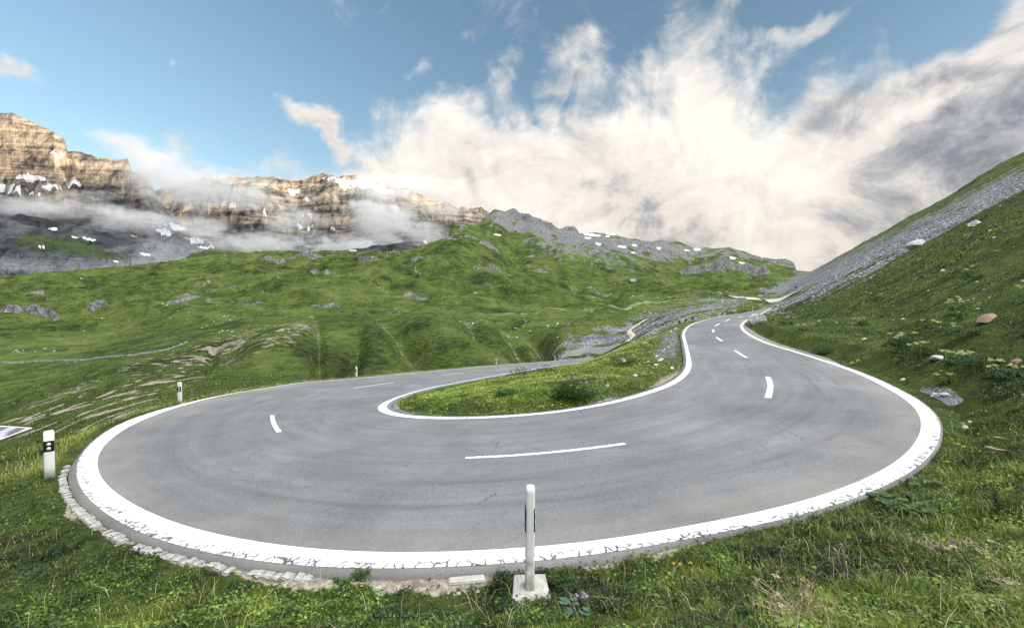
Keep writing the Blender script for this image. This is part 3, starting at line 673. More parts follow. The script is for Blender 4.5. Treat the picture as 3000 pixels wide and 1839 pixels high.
    hz = t.math('ADD', t.add('ShaderNodeSeparateXYZ', {0: p}).outputs[2], t.math('MULTIPLY', t.math('SUBTRACT', n1_, .5), 700))
    low_shade = t.ramp(f, [(.38, (.018, .020, .024)), (.47, (.060, .064, .072)), (.58, (.135, .138, .145)), (.68, (.25, .25, .25))])
    c = t.mix(t.map(hz, 560, 820, 1, 0), c, low_shade)       # shade on the lower faces put into the rock colour by height
    c = t.mix(t.math('MULTIPLY', t.attr('scree').outputs['Fac'], .8), c, t.ramp(sg, [(.3, (.16, .165, .18)), (.7, (.30, .31, .33))]))
    c = t.mix(t.map(t.math('ADD', t.attr('green').outputs['Fac'], t.math('MULTIPLY', t.math('SUBTRACT', sg, .5), .8)), .35, .6), c, (.055, .08, .03))
    c = t.mix(t.map(t.math('ADD', t.attr('snow').outputs['Fac'], t.math('MULTIPLY', t.math('SUBTRACT', sg, .5), 1.3)), .42, .62), c, (.72, .73, .76))
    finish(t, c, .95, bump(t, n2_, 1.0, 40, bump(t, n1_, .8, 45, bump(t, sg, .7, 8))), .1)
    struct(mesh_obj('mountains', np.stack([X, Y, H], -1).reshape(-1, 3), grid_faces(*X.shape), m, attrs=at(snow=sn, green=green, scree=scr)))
mountains()

# ------------------------------------------------------------------ road surface and markings
def strip(A, B, n, name, mat, lift=0.0, skirt=0.0, attrs=True):
    ks = np.linspace(0, 1, n)
    V = np.stack([A * (1 - k) + B * k for k in ks], 1)          # stations x across
    V = V.copy(); V[..., 2] += lift
    K = np.broadcast_to(ks, V.shape[:2])
    if skirt:
        a = V[:, :1].copy(); a[..., 2] -= skirt; b = V[:, -1:].copy(); b[..., 2] -= skirt
        V = np.concatenate([a, V, b], 1); K = np.concatenate([K[:, :1], K, K[:, -1:]], 1)
    S = np.r_[0, np.cumsum(np.linalg.norm(np.diff((A + B) / 2, axis=0), axis=1))]
    S = np.broadcast_to(S[:, None], K.shape)
    o = mesh_obj(name, V.reshape(-1, 3), grid_faces(V.shape[0], V.shape[1]), mat, attrs=at(across=K.ravel(), along=S.ravel()))
    return o
m, t = new_mat('weathered asphalt'); p = pos(t)
ac = t.attr('across').outputs['Fac']; al = t.attr('along').outputs['Fac']
RV = t.add('ShaderNodeCombineXYZ', {0: t.math('MULTIPLY', al, .16), 1: t.math('MULTIPLY', ac, 9.0), 2: 0.0}).outputs[0]
streak = t.noise(RV, 2.2, 9, .65, .3); blot = t.noise(p, .35, 6, .6, .6); grain = t.noise(p, 30, 6, .9); grain2 = t.noise(p, 170, 2, .8)
f = t.math('ADD', t.math('MULTIPLY', streak, .20), t.math('ADD', t.math('MULTIPLY', blot, .26), t.math('MULTIPLY', grain, .56)))
c = t.ramp(f, [(.38, (.070, .075, .082)), (.51, (.146, .153, .161)), (.64, (.26, .266, .27))])
warm = t.noise(p, .55, 4, .6)
c = t.mix(t.map(warm, .52, .72, 0, .45), c, t.mix(.5, c, (.26, .225, .18)))
edge_ = t.math('SUBTRACT', 1.0, t.map(ac, .04, .20, smooth=True))
c = t.mix(t.math('MULTIPLY', edge_, t.map(blot, .3, .6, .1, .5)), c, (.27, .245, .21))
# tyre tracks darker rubber along the lane
tr = t.math('ADD', t.map(t.math('ABSOLUTE', t.math('SUBTRACT', ac, .34)), 0, .035, 1, 0, True), t.map(t.math('ABSOLUTE', t.math('SUBTRACT', ac, .22)), 0, .03, 1, 0, True))
tr = t.math('MULTIPLY', tr, t.map(streak, .44, .62, 0, .6, True))
c = t.mix(tr, c, (.075, .08, .09))
c = t.mix(t.map(grain2, .30, .42, .55, 0), c, (.06, .062, .068)); c = t.mix(t.map(grain2, .60, .72, 0, .6), c, (.6, .6, .58))
# fine cracks
vc = t.add('ShaderNodeTexVoronoi', {'Vector': t.add('ShaderNodeVectorMath', {0: p, 1: t.add('ShaderNodeTexNoise', {'Vector': p, 'Scale': 1.4, 'Detail': 4.0}).outputs['Color']}, operation='ADD').outputs[0], 'Scale': .33}, feature='DISTANCE_TO_EDGE').outputs['Distance']
c = t.mix(t.math('MULTIPLY', t.map(vc, 0, .006, .75, 0), t.map(blot, .5, .58)), c, (.05, .05, .055))
finish(t, c, .88, bump(t, grain, .5, .012, bump(t, grain2, .4, .004)), .3)
MAT_ASPHALT = m
road = struct(strip(oP, iM, 29, 'road', MAT_ASPHALT, skirt=.16))

m, t = new_mat('road paint'); p = pos(t)
ac = t.attr('across').outputs['Fac']
n_ = t.noise(p, 6, 6, .7); n2_ = t.noise(p, 40, 4, .7)
cr = t.add('ShaderNodeTexVoronoi', {'Vector': scaled(t, p, 1, 1, 1), 'Scale': 9.0}, feature='DISTANCE_TO_EDGE').outputs['Distance']
out_ = t.map(ac, .60, .05, 0, 1)       # outer half of the line is worn and cracked
rv_ = t.add('ShaderNodeCombineXYZ', {0: t.math('MULTIPLY', t.attr('along').outputs['Fac'], 7.5), 1: t.math('ADD', t.math('MULTIPLY', ac, 1.4), t.math('MULTIPLY', t.attr('along').outputs['Fac'], .5)), 2: 0.0}).outputs[0]
rv_ = t.add('ShaderNodeVectorMath', {0: rv_, 1: t.add('ShaderNodeTexNoise', {'Vector': p, 'Scale': 7.0, 'Detail': 3.0}).outputs['Color']}, operation='ADD').outputs[0]
cr = t.add('ShaderNodeTexVoronoi', {'Vector': rv_, 'Scale': 1.0}, feature='DISTANCE_TO_EDGE').outputs['Distance']
n5 = t.noise(p, 1.1, 4, .6)
crk = t.math('MULTIPLY', t.map(cr, .03, .10, 1, 0), t.math('MULTIPLY', t.map(t.math('ADD', out_, t.math('MULTIPLY', t.math('SUBTRACT', n5, .5), 2.2)), .22, .5), t.map(n_, .32, .46)))
chip = t.math('MULTIPLY', t.map(n2_, .60, .66), t.map(n_, .35, .6))
dirtp = t.map(t.noise(p, 2.2, 5, .65), .42, .72, 0, .42)
c = t.mix(dirtp, (.76, .77, .78), (.50, .47, .43))
c = t.mix(t.math('MAXIMUM', crk, t.math('MULTIPLY', chip, .8)), c, (.09, .092, .10))
finish(t, c, .7, bump(t, n2_, .3, .004), .3)
MAT_PAINT = m
LIFT = .006
def on_road(P, lift):
    out = P.copy()
    for q in out:
        _, i, _ = kd.find((q[0], q[1], 0))
    return out
bm_r = bmesh.new(); bm_r.from_mesh(road.data)
from mathutils.bvhtree import BVHTree
bvh = BVHTree.FromBMesh(bm_r); bm_r.free()
def on_surface(x, y, dz=0.0):
    h = bvh.ray_cast(Vector((x, y, 50)), Vector((0, 0, -1)))
    return (h[0].z if h[0] else float(road_s[kd.find((x, y, 0))[1], 2])) + dz
def drape(A):
    A = A.copy()
    for q in A:
        q[2] = on_surface(q[0], q[1])
    return A
def line_strip(A, B):
    n = 5; ks = np.linspace(0, 1, n); V = np.stack([drape(A * (1 - k) + B * k) for k in ks], 1); V[..., 2] += LIFT
    K = np.broadcast_to(ks, V.shape[:2]).ravel(); S = np.r_[0, np.cumsum(np.linalg.norm(np.diff(A, axis=0), axis=1))]; S = np.broadcast_to(S[:, None], V.shape[:2]).ravel()
    return mesh_obj('edge_line', V.reshape(-1, 3), grid_faces(V.shape[0], n), MAT_PAINT, attrs=at(across=K, along=S))
struct(line_strip(oL + inO * .01, oLin)); struct(line_strip(iL + inI * .01, iLin))
# centre line dashes (px, py[, depth]) and width
DASH = [([(1364,1340),(1500,1334),(1680,1318),(1831,1299)], .11), ([(797,1216),(802,1240),(818,1266)], .13), ([(1034,1137),(1153,1120)], .12), ([(1292,1098.5),(1358,1093)], .12), ([(1455,1083),(1494,1080)], .12),
        ([(2249,1103),(2257,1130),(2249,1166)], .17), ([(2152,1026),(2187,1048)], .14), ([(2099,988),(2115,999)], .15), ([(2089,965),(2090,973)], .16), ([(2095,954.5,35),(2106,948,38.5)], .16), ([(2124,941,44),(2138,934.5,48)], .16),
        ([(2161,930,55),(2174,926.5,60)], .16), ([(2199,921.5,70),(2212,919,76)], .16)]
def px_road(p):
    d = Vector(ray(p[0], p[1])); h = bvh.ray_cast(Vector((0, 0, EYE)), d.normalized())
    if h[0]: return np.array(h[0])
    return poly3([p])[0]
for l, wd in DASH:
    P = np.array([px_road(p) for p in l])
    Q = resample(np.vstack([P]), n=12, smooth=1) if len(P) > 2 else np.linspace(P[0], P[1], 6)
    tg = np.gradient(Q, axis=0); nrm = np.stack([-tg[:, 1], tg[:, 0], tg[:, 0] * 0], -1); nrm /= np.linalg.norm(nrm, axis=1)[:, None] + 1e-9
    A = Q + nrm * wd / 2; B = Q - nrm * wd / 2
    for S_ in (A, B):
        for q in S_: q[2] = on_surface(q[0], q[1])
    struct(strip(A, B, 3, 'centre_line', MAT_PAINT, lift=LIFT, skirt=.004))

# ------------------------------------------------------------------ turf: blades and small leaves (nobody could count them)
def blade_material(name, trans=.35):
    m, t = new_mat(name)
    c = t.attr('Col').outputs['Color']
    b = t.add('ShaderNodeBsdfPrincipled', {'Base Color': c, 'Roughness': .5, 'Specular IOR Level': .3})
    tr = t.add('ShaderNodeBsdfTranslucent', {'Color': c})
    mx = t.add('ShaderNodeMixShader', {0: trans, 1: b.outputs[0], 2: tr.outputs[0]})
    t.add('ShaderNodeOutputMaterial', {'Surface': mx.outputs[0]}); return m
MAT_BLADE = blade_material('grass blades'); MAT_LEAF = blade_material('herb leaves', .25)
# bilinear land lookup (vectorised)
def gz(x, y, layer=None):
    j = np.interp(x / y, ucol, np.arange(len(ucol))); i = np.interp(y, Zall, np.arange(len(Zall)))
    j0 = np.minimum(j.astype(int), len(ucol) - 2); i0 = np.minimum(i.astype(int), len(Zall) - 2); a = j - j0; b = i - i0
    g = lambda A, ii, jj: A[ii, jj]
    A = layer if layer is not None else (EYE + Eall * Zall[:, None])
    return (g(A, i0, j0) * (1 - a) + g(A, i0, j0 + 1) * a) * (1 - b) + (g(A, i0 + 1, j0) * (1 - a) + g(A, i0 + 1, j0 + 1) * a) * b
def stackl(a, b): return np.vstack([a[sel], b[1:]])
L_d = stackl(dn, df_); L_s = stackl(scn, scf); L_t = stackl(din, dif); L_h = EYE + Eall * Zall[:, None]
def sample_ground(n, z0, z1, pw=1.0, umin=-1.32, umax=1.32, dmin=-1):
    u = rng.uniform(umin, umax, n); q = rng.random(n)
    y = (z0 ** (1 - pw) + q * (z1 ** (1 - pw) - z0 ** (1 - pw))) ** (1 / (1 - pw)) if pw != 1 else z0 * (z1 / z0) ** q
    x = u * y; d = gz(x, y, L_d)
    ok = (d > dmin) & ~inside(x, y)
    return x[ok], y[ok], d[ok]
PAL = np.array([(.014,.028,.008),(.034,.062,.013),(.085,.140,.022),(.15,.225,.030),(.26,.35,.045),(.38,.43,.09),(.46,.40,.20),(.56,.48,.30)])
def colours(t, n, dry=.06, boost=None):
    """t 0..1 tone per plant"""
    k = np.clip(t, 0, 1) * 5; k0 = np.minimum(k.astype(int), 4); f = (k - k0)[:, None]
    c = PAL[k0] * (1 - f) + PAL[k0 + 1] * f
    dr = rng.random(n) < dry
    c[dr] = PAL[rng.integers(6, 8, dr.sum())] * rng.uniform(.7, 1.15, (dr.sum(), 1))
    c = c * rng.uniform(.75, 1.3, (n, 1)) * (1 + rng.normal(0, .06, (n, 3)))
    if boost is not None: c = c * boost[:, None]
    return np.clip(c, .004, .7)
def blades(name, x, y, h, wd, tone, dry=.06, lean=.5, mat=None, comb=(0, 0), label=None):
    n = len(x); z = gz(x, y) - .012
    az = rng.uniform(0, 2 * math.pi, n); la = az + rng.normal(0, .9, n)
    ln = np.abs(rng.normal(lean, .28, n)) * h
    dx = np.cos(la) * ln + comb[0] * h; dy = np.sin(la) * ln + comb[1] * h
    sxn = -np.sin(az) * wd / 2; syn = np.cos(az) * wd / 2
    V = np.empty((n, 5, 3), np.float32)
    V[:, 0] = np.stack([x - sxn, y - syn, z], -1); V[:, 1] = np.stack([x + sxn, y + syn, z], -1)
    mx_, my_, mz_ = x + dx * .35, y + dy * .35, z + h * .6
    V[:, 2] = np.stack([mx_ + sxn * .8, my_ + syn * .8, mz_], -1); V[:, 3] = np.stack([mx_ - sxn * .8, my_ - syn * .8, mz_], -1)
    V[:, 4] = np.stack([x + dx, y + dy, z + h * .95 - ln * .25], -1)
    b = np.arange(n)[:, None] * 5
    tri = np.concatenate([b + np.array([[0, 1, 2]]), b + np.array([[0, 2, 3]]), b + np.array([[3, 2, 4]])]).astype(np.int32)
    c = colours(tone, n, dry, 1 + .45 * island(x, y)); col = np.ones((n, 5, 4), np.float32); col[:, :, :3] = c[:, None]
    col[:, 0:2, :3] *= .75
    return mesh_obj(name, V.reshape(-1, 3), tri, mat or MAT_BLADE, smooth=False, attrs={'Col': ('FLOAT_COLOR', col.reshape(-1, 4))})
def leaves(name, x, y, size, hgt, tone, tint=(1, 1, 1)):
    n = len(x); z = gz(x, y) + hgt
    az = rng.uniform(0, 2 * math.pi, n); tilt = rng.normal(.25, .35, n)
    ax = np.stack([np.cos(az) * np.cos(tilt), np.sin(az) * np.cos(tilt), np.sin(tilt)], -1); sd_ = np.stack([-np.sin(az), np.cos(az), rng.normal(0, .25, n)], -1)
    P = np.stack([x, y, z], -1)[:, None]; s_ = size[:, None, None]
    prof = [(0, 0), (.35, .36), (.75, .33), (1.05, 0), (.75, -.33), (.35, -.36)]
    V = np.concatenate([P + s_ * (ax[:, None] * a + sd_[:, None] * b_) + np.array([0, 0, 1]) * s_ * (abs(b_) * .35 - a * a * .18) for a, b_ in prof], 1)
    b = np.arange(n)[:, None] * 6
    tri = np.concatenate([b + np.array([[0, 4, 5]]), b + np.array([[0, 3, 4]]), b + np.array([[0, 1, 2]]), b + np.array([[0, 2, 3]])]).astype(np.int32)
    c = colours(tone, n, .0, 1 + .40 * island(x, y)) * np.array(tint); col = np.ones((n, 6, 4), np.float32); col[:, :, :3] = c[:, None]
    return mesh_obj(name, V.reshape(-1, 3), tri, MAT_LEAF, smooth=False, attrs={'Col': ('FLOAT_COLOR', col.reshape(-1, 4))})
def island(x, y):                      # 1 between the two legs of the bend
    return inside(x, y, np.vstack([iP[:, :2]]))
def tone_at(x, y):
    t = .39 + .65 * fbm(x / 1.6, y / 1.6, 3, 101) + fbm(x / .35, y / .35, 2, 103) * .42 + rng.normal(0, .17, len(x))
    return t + .50 * island(x, y) + .05 * (y > 9) + sst(8, 14, y) * (fbm(x / 1.1, y / .8, 2, 107) * .42 + fbm(x / 5, y / 5, 2, 109) * .30) - .14 * (x < -2.5) * (y < 9)
def cover(x, y):
    """keep or drop plants: bare earth, scree, patchy wear"""
    dt = gz(x, y, L_t); sc_ = gz(x, y, L_s)
    pn = fbm(x / .8, y / .8, 3, 111)
    return (rng.random(len(x)) > np.clip(dt * 1.25, 0, .97)) & (rng.random(len(x)) > np.clip(sc_ * 1.3, 0, .985)) & (pn > -.55 + .25 * rng.random(len(x)))
def clump(x, y, s1=.5, s2=.16): return np.clip(.75 + 1.1 * fbm(x / s1, y / s1, 2, 121) + .6 * fbm(x / s2, y / s2, 2, 123), .25, 1.9)

def add_stuff(o, label=None): o['kind'] = 'stuff'; return o
# foreground turf
x, y, d = sample_ground(330000, 2.35, 8.5, 1.35); k = cover(x, y); x, y, d = x[k], y[k], d[k]
right = sst(-1, 2.5, x)
h = (.045 + .065 * right) * clump(x, y) * rng.uniform(.5, 1.5, len(x)) * np.clip(.5 + d * 1.2, .5, 1) ; wd = rng.uniform(.0025, .0055, len(x)) * (1 + y * .12)
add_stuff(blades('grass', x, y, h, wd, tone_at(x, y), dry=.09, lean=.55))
# long stems
x, y, d = sample_ground(9000, 2.4, 9, 1.4); k = cover(x, y) & (rng.random(len(x)) < .25 + .6 * sst(0, 3, x)); x, y = x[k], y[k]
add_stuff(blades('long_grass', x, y, rng.uniform(.12, .30, len(x)), rng.uniform(.0025, .004, len(x)) * (1 + y * .1), np.clip(tone_at(x, y) + .25, 0, 1), dry=.45, lean=.7))
# herb leaves
x, y, d = sample_ground(70000, 2.35, 9, 1.4); k = cover(x, y) & (fbm(x / .7, y / .7, 3, 131) > -.12); x, y = x[k], y[k]
add_stuff(leaves('ground_cover', x, y, rng.uniform(.012, .032, len(x)) * (1 + .05 * y), rng.uniform(.01, .07, len(x)) * (.6 + .8 * sst(-1, 2.5, x)), tone_at(x, y) - .08, (.95, 1.0, 1.15)))
# middle distance: verge, island, lower slope
x, y, d = sample_ground(330000, 7.5, 34, 1.55); k = cover(x, y); x, y, d = x[k], y[k], d[k]
h = (.055 + .03 * sst(10, 30, y)) * clump(x, y, 1.0, .35) * rng.uniform(.5, 1.5, len(x)) * np.clip(.45 + d * .6, .45, 1); wd = .004 + .0009 * y * rng.uniform(.6, 1.3, len(x))
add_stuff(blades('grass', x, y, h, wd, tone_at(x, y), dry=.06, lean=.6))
x, y, d = sample_ground(150000, 30, 110, 1.5); k = cover(x, y) & (gz(x, y) > -14); x, y, d = x[k], y[k], d[k]
h = .13 * clump(x, y, 2.5, .8) * rng.uniform(.5, 1.5, len(x)) * np.clip(.4 + d * .4, .4, 1); wd = .0016 * y * rng.uniform(.6, 1.2, len(x))
add_stuff(blades('grass', x, y, h, wd, tone_at(x, y) - .04, dry=.05, lean=.7))
# tall verge grass along the outer edge of the descending leg
s_ = oP[(oP[:, 1] > 9) & (oP[:, 0] < 3)]; n = 26000; q = rng.integers(0, len(s_) - 1, n); c0 = s_[q] + (s_[q + 1] - s_[q]) * rng.random((n, 1)); tg = (s_[q + 1] - s_[q]); tg /= np.linalg.norm(tg, axis=1)[:, None]
side = np.stack([tg[:, 1], -tg[:, 0]], -1); cen = np.array([-4, 15.0])
sg = np.sign(((c0[:, :2] - np.array([-3, 20.0])) * side).sum(1)); off = .28 + np.abs(rng.normal(0, .5, n))
x = c0[:, 0] + side[:, 0] * sg * off; y = c0[:, 1] + side[:, 1] * sg * off; k = ~inside(x, y) & (y > 3) & (rng.random(n) < .35 + .65 * (fbm(x / 1.2, y / 1.2, 2, 5) > -.05)); x, y = x[k], y[k]
add_stuff(blades('verge_grass', x, y, rng.uniform(.08, .24, len(x)), .003 + .0009 * y, np.clip(tone_at(x, y) + .35, 0, 1), dry=.28, lean=.4))
# low shrubs of heath over the slope: dark leaf clumps
x, y, d = sample_ground(90000, 9, 75, 1.5, umin=.35); k = cover(x, y) & (fbm(x / 2.2, y / 2.2, 4, 141) > .17) & (d > .8); x, y = x[k], y[k]
add_stuff(leaves('ground_cover', x, y, rng.uniform(.03, .07, len(x)) * (.5 + .045 * y), rng.uniform(.02, .18, len(x)), rng.uniform(.0, .42, len(x)), (1, 1, 1)))
x, y, d = sample_ground(40000, 11, 36, 1.2, umin=-.4, umax=.45); k = island(x, y) & cover(x, y) & (fbm(x / 1.0, y / 1.0, 3, 151) > .02); x, y = x[k], y[k]
add_stuff(leaves('ground_cover', x, y, rng.uniform(.03, .06, len(x)), rng.uniform(.02, .12, len(x)), rng.uniform(.25, .75, len(x)), (1, 1, 1)))

# ------------------------------------------------------------------ shape builders
def simple_mat(name, col, rough=.7, nscale=None, var=.25, bumpd=None, spec=.3, **kw):
    m, t = new_mat(name); p = pos(t)
    if nscale:
        n_ = t.noise(p, nscale, 6, .65)
        c = t.ramp(n_, [(.3, tuple(v * (1 - var) for v in col)), (.7, tuple(min(1, v * (1 + var)) for v in col))])
        finish(t, c, rough, bump(t, n_, .6, bumpd) if bumpd else None, spec, **kw)
    else: finish(t, (*col, 1), rough, None, spec, **kw)
    return m
m, t = new_mat('post white plastic'); p = pos(t); zc_ = t.add('ShaderNodeSeparateXYZ', {0: p}).outputs[2]; n_ = t.noise(scaled(t, p, 1, 1, .35), 38, 6, .7)
gr = t.math('MULTIPLY', t.map(n_, .42, .62), t.math('ADD', t.map(zc_, .32, .0, .12, .85), .0))
finish(t, t.mix(gr, (.70, .71, .70), (.30, .28, .23)), .5, bump(t, n_, .15, .002), .35); M_POST = m
M_BAND = simple_mat('black band', (.012, .012, .014), .4)
M_REFL = simple_mat('reflector', (.62, .64, .62), .15, spec=.8)
M_CONC = simple_mat('pale concrete', (.40, .39, .36), .9, 9, .22, .004)
M_STONE = simple_mat('pale granite', (.34, .335, .31), .85, 14, .35, .006)
M_DARKST = simple_mat('dark guard stone', (.09, .09, .095), .9, 12, .4, .01)
M_BOULD = simple_mat('limestone boulder', (.46, .46, .46), .9, 3.5, .42, .05)
M_SCREE = simple_mat('grey scree stone', (.33, .34, .36), .95, 1.5, .5)
M_BROWN = simple_mat('brown schist', (.24, .17, .13), .9, 6, .45, .03)
M_WOOD = simple_mat('weathered wood', (.30, .25, .20), .9, 20, .35, .004)
M_STEEL = simple_mat('galvanised steel', (.35, .36, .37), .5, metal_ := None) if False else simple_mat('galvanised steel', (.33, .34, .35), .5)
M_WHITE = simple_mat('white paint', (.80, .81, .80), .5)

def bm_obj(name, bm, mat, parent=None, smooth=False):
    me = bpy.data.meshes.new(name); bm.to_mesh(me); bm.free(); me.materials.append(mat)
    if smooth: me.polygons.foreach_set('use_smooth', [True] * len(me.polygons))
    o = bpy.data.objects.new(name, me); C.objects.link(o)
    if parent: o.parent = parent
    return o
def prism(section, levels):
    """section: list of (x,y); levels: list of (z, scale, dx, dy)"""
    bm = bmesh.new(); rings = []
    for z, sc_, dx, dy in levels:
        rings.append([bm.verts.new((x * sc_ + dx, y * sc_ + dy, z)) for x, y in section])
    for a, b in zip(rings[:-1], rings[1:]):
        for i in range(len(a)): bm.faces.new((a[i], a[(i + 1) % len(a)], b[(i + 1) % len(a)], b[i]))
    bm.faces.new(rings[-1]); bm.faces.new(list(reversed(rings[0])))
    return bm
def rounded(wx, wy, r, n=3):
    pts = []
    for cx, cy, a0 in ((wx / 2 - r, wy / 2 - r, 0), (-wx / 2 + r, wy / 2 - r, 90), (-wx / 2 + r, -wy / 2 + r, 180), (wx / 2 - r, -wy / 2 + r, 270)):
        for k in range(n + 1):
            a = R(a0 + 90 * k / n); pts.append((cx + r * math.cos(a), cy + r * math.sin(a)))
    return pts
def box_bm(sx, sy, sz, cx=0, cy=0, cz=0, bev=0.0):
    bm = bmesh.new(); bmesh.ops.create_cube(bm, size=1, matrix=Matrix.Translation((cx, cy, cz)) @ Matrix.Diagonal((sx, sy, sz, 1)))
    if bev: bmesh.ops.bevel(bm, geom=bm.edges[:], offset=bev, segments=2, affect='EDGES')
    return bm
def rock_bm(size, seed, sub=3, rough=.28, flat=.6, cut=True):
    rr = random.Random(seed); bm = bmesh.new(); bmesh.ops.create_icosphere(bm, subdivisions=sub, radius=1)
    pl = [(Vector((rr.gauss(0, 1), rr.gauss(0, 1), rr.gauss(0, .8))).normalized(), rr.uniform(.45, .8)) for _ in range(15)]
    from mathutils import noise
    off = Vector((rr.uniform(0, 50), rr.uniform(0, 50), rr.uniform(0, 50)))
    for v in bm.verts:
        c = v.co.copy()
        if cut:
            for n_, d_ in pl:
                q = c.dot(n_) - d_
                if q > 0: c -= n_ * q * .93
        c *= 1 + rough * noise.fractal(c * 1.7 + off, 1, 2, 4)
        v.co = Vector((c.x * size[0], c.y * size[1], c.z * size[2]))
    return bm

# ------------------------------------------------------------------ marker posts
def make_post(loc, rz, h, wide, thick, base=True, dented=False, label='', lift=0.0):
    root = empty('marker_post', loc, rz, label, 'marker post', 'black and white marker posts along the road')
    lv = [(-.05, 1, 0, 0), (h * .25, 1, 0, 0), (h * .5, 1, 0, 0), (h * .75, 1, 0, 0), (h * .955, 1, 0, 0), (h * .985, .93, 0, 0), (h, .72, 0, 0)]
    if dented: lv = [(-.02, 1.03, -.002, 0), (h * .17, 1.0, 0, 0), (h * .235, .93, .004, .008), (h * .265, 1.0, .001, 0), (h * .31, .90, -.005, -.010), (h * .345, 1.0, 0, 0), (h * .6, 1, .002, 0), (h * .955, .98, .005, 0), (h * .985, .92, .005, 0), (h, .7, .005, 0)]
    # local x = along the road, local y = across
    bm_obj('post_body', prism(rounded(thick, wide, min(thick, wide) * .28, 4), lv), M_POST, root, True)
    b0, b1 = h * .575, h * .80
    for s_ in (-1, 1):
        bnd = bm_obj('black_band', box_bm(.009, wide * 1.03, b1 - b0, s_ * (thick / 2 - .0015), 0, (b0 + b1) / 2, .003), M_BAND, root)
        for k, zc in enumerate((.30, .70)):
            bm = bmesh.new(); bmesh.ops.create_cone(bm, segments=20, radius1=wide * .21, radius2=wide * .19, depth=.006, cap_ends=True,
                matrix=Matrix.Translation((s_ * (thick / 2 + .005), 0, b0 + (b1 - b0) * zc)) @ Matrix.Rotation(R(90 * s_), 4, 'Y'))
            bm_obj('reflector', bm, M_REFL, bnd, True)
    if base:
        bm_obj('concrete_foot', base(root) if callable(base) else box_bm(.34, .34, .14, 0, 0, -.055, .02), M_CONC, root)
    return root
def road_tangent(p):
    i = int(np.argmin(np.hypot(oP[:, 0] - p[0], oP[:, 1] - p[1]))); j = min(max(i, 2), len(oP) - 3); t_ = oP[j + 2] - oP[j - 2]
    return math.atan2(t_[1], t_[0])
PL = [(1552,1420,1718,'nearest marker post, seen edge-on, dented near its foot, standing on a pale concrete slab'),
      (146,1258,1401,'marker post with two round reflectors at the left end of the kerb stones'),
      (517,1117,1184,'marker post behind the left edge line, in front of the eroded slope'),
      (1052,1065,1104,'marker post standing alone on the far verge in front of the dark vertical gully'),
      (1454,1048,1069,'small marker post on the far verge where the descending road nears the island of grass'),
      (1626,1039,1056,'tiny marker post beside the lower bend of the descending road'),
      (1722,1036,1050,'faint marker post on the inner side of the lower bend behind the island'),
      (2123,905.5,925,'left one of the marker posts on the upper road, beside the scree'),
      (2205,898,912.5,'middle marker post on the upper road where the asphalt vanishes behind the slope'),
      (2269,890,905,'marker post at the foot of the grassy slope on the right of the upper road')]
for k, (px, t_, b_, lab) in enumerate(PL):
    if k == 0:
        P = Vector(poly3([(px, b_, 3.95)])[0]); P.z = float(gz(np.array([P.x]), np.array([P.y]))[0]) + .075
        P.y = (EYE - P.z) / -float(ray(px, b_)[2]); P.x = float(ray(px, b_)[0]) * P.y
        h = .955
        root = make_post(P, 0.0, h, .115, .086, base=False, dented=True, label=lab)
        bm = prism([(-.17, -.19), (.19, -.17), (.165, .20), (-.15, .19)], [(-.18, 1.04, 0, 0), (-.02, 1.0, 0, 0), (.0, .95, 0, 0)])
        bm_obj('concrete_foot', bm, M_CONC, root)
        bm_obj('mortar_lump', rock_bm((.03, .03, .035), 5, 2), M_CONC, root).location = (-.06, .02, .005)
        continue
    if k in (4, 5, 6): P = Vector(poly3([(px, b_, {4: 58, 5: 76, 6: 90}[k])])[0]); P.z = float(gz(np.array([P.x]), np.array([P.y]))[0])
    else: P = hit(px, b_ - (0 if k > 2 else 2))
    h = min(max((b_ - t_) / F * P.y, .85), 1.05)
    P.z -= .02
    if k == 3: # keep the foot on the verge, not on the valley side behind
        i = int(np.argmin(np.hypot(oP[:, 0] - P.x, oP[:, 1] - P.y)))
    if k in (2, 3, 4, 5): # snap beside the outer edge
        u0 = ray(px + (34 if k == 2 else 6), b_)[0]; ii = int(np.argmin(np.abs(oP[:, 0] / oP[:, 1] - u0) + (oP[:, 1] < (13 if k == 2 else 22)) * 9 + (oP[:, 0] > 20) * 9)); q = oP[ii] - inO[ii] * .35; P = Vector((q[0], q[1], float(gz(q[:1], q[1:2])[0]) - .02)); h = .95
    make_post(P, road_tangent(P) + (0 if k else 0), h, .15 if k < 4 else .17, .10, base=(k < 3), label=lab)

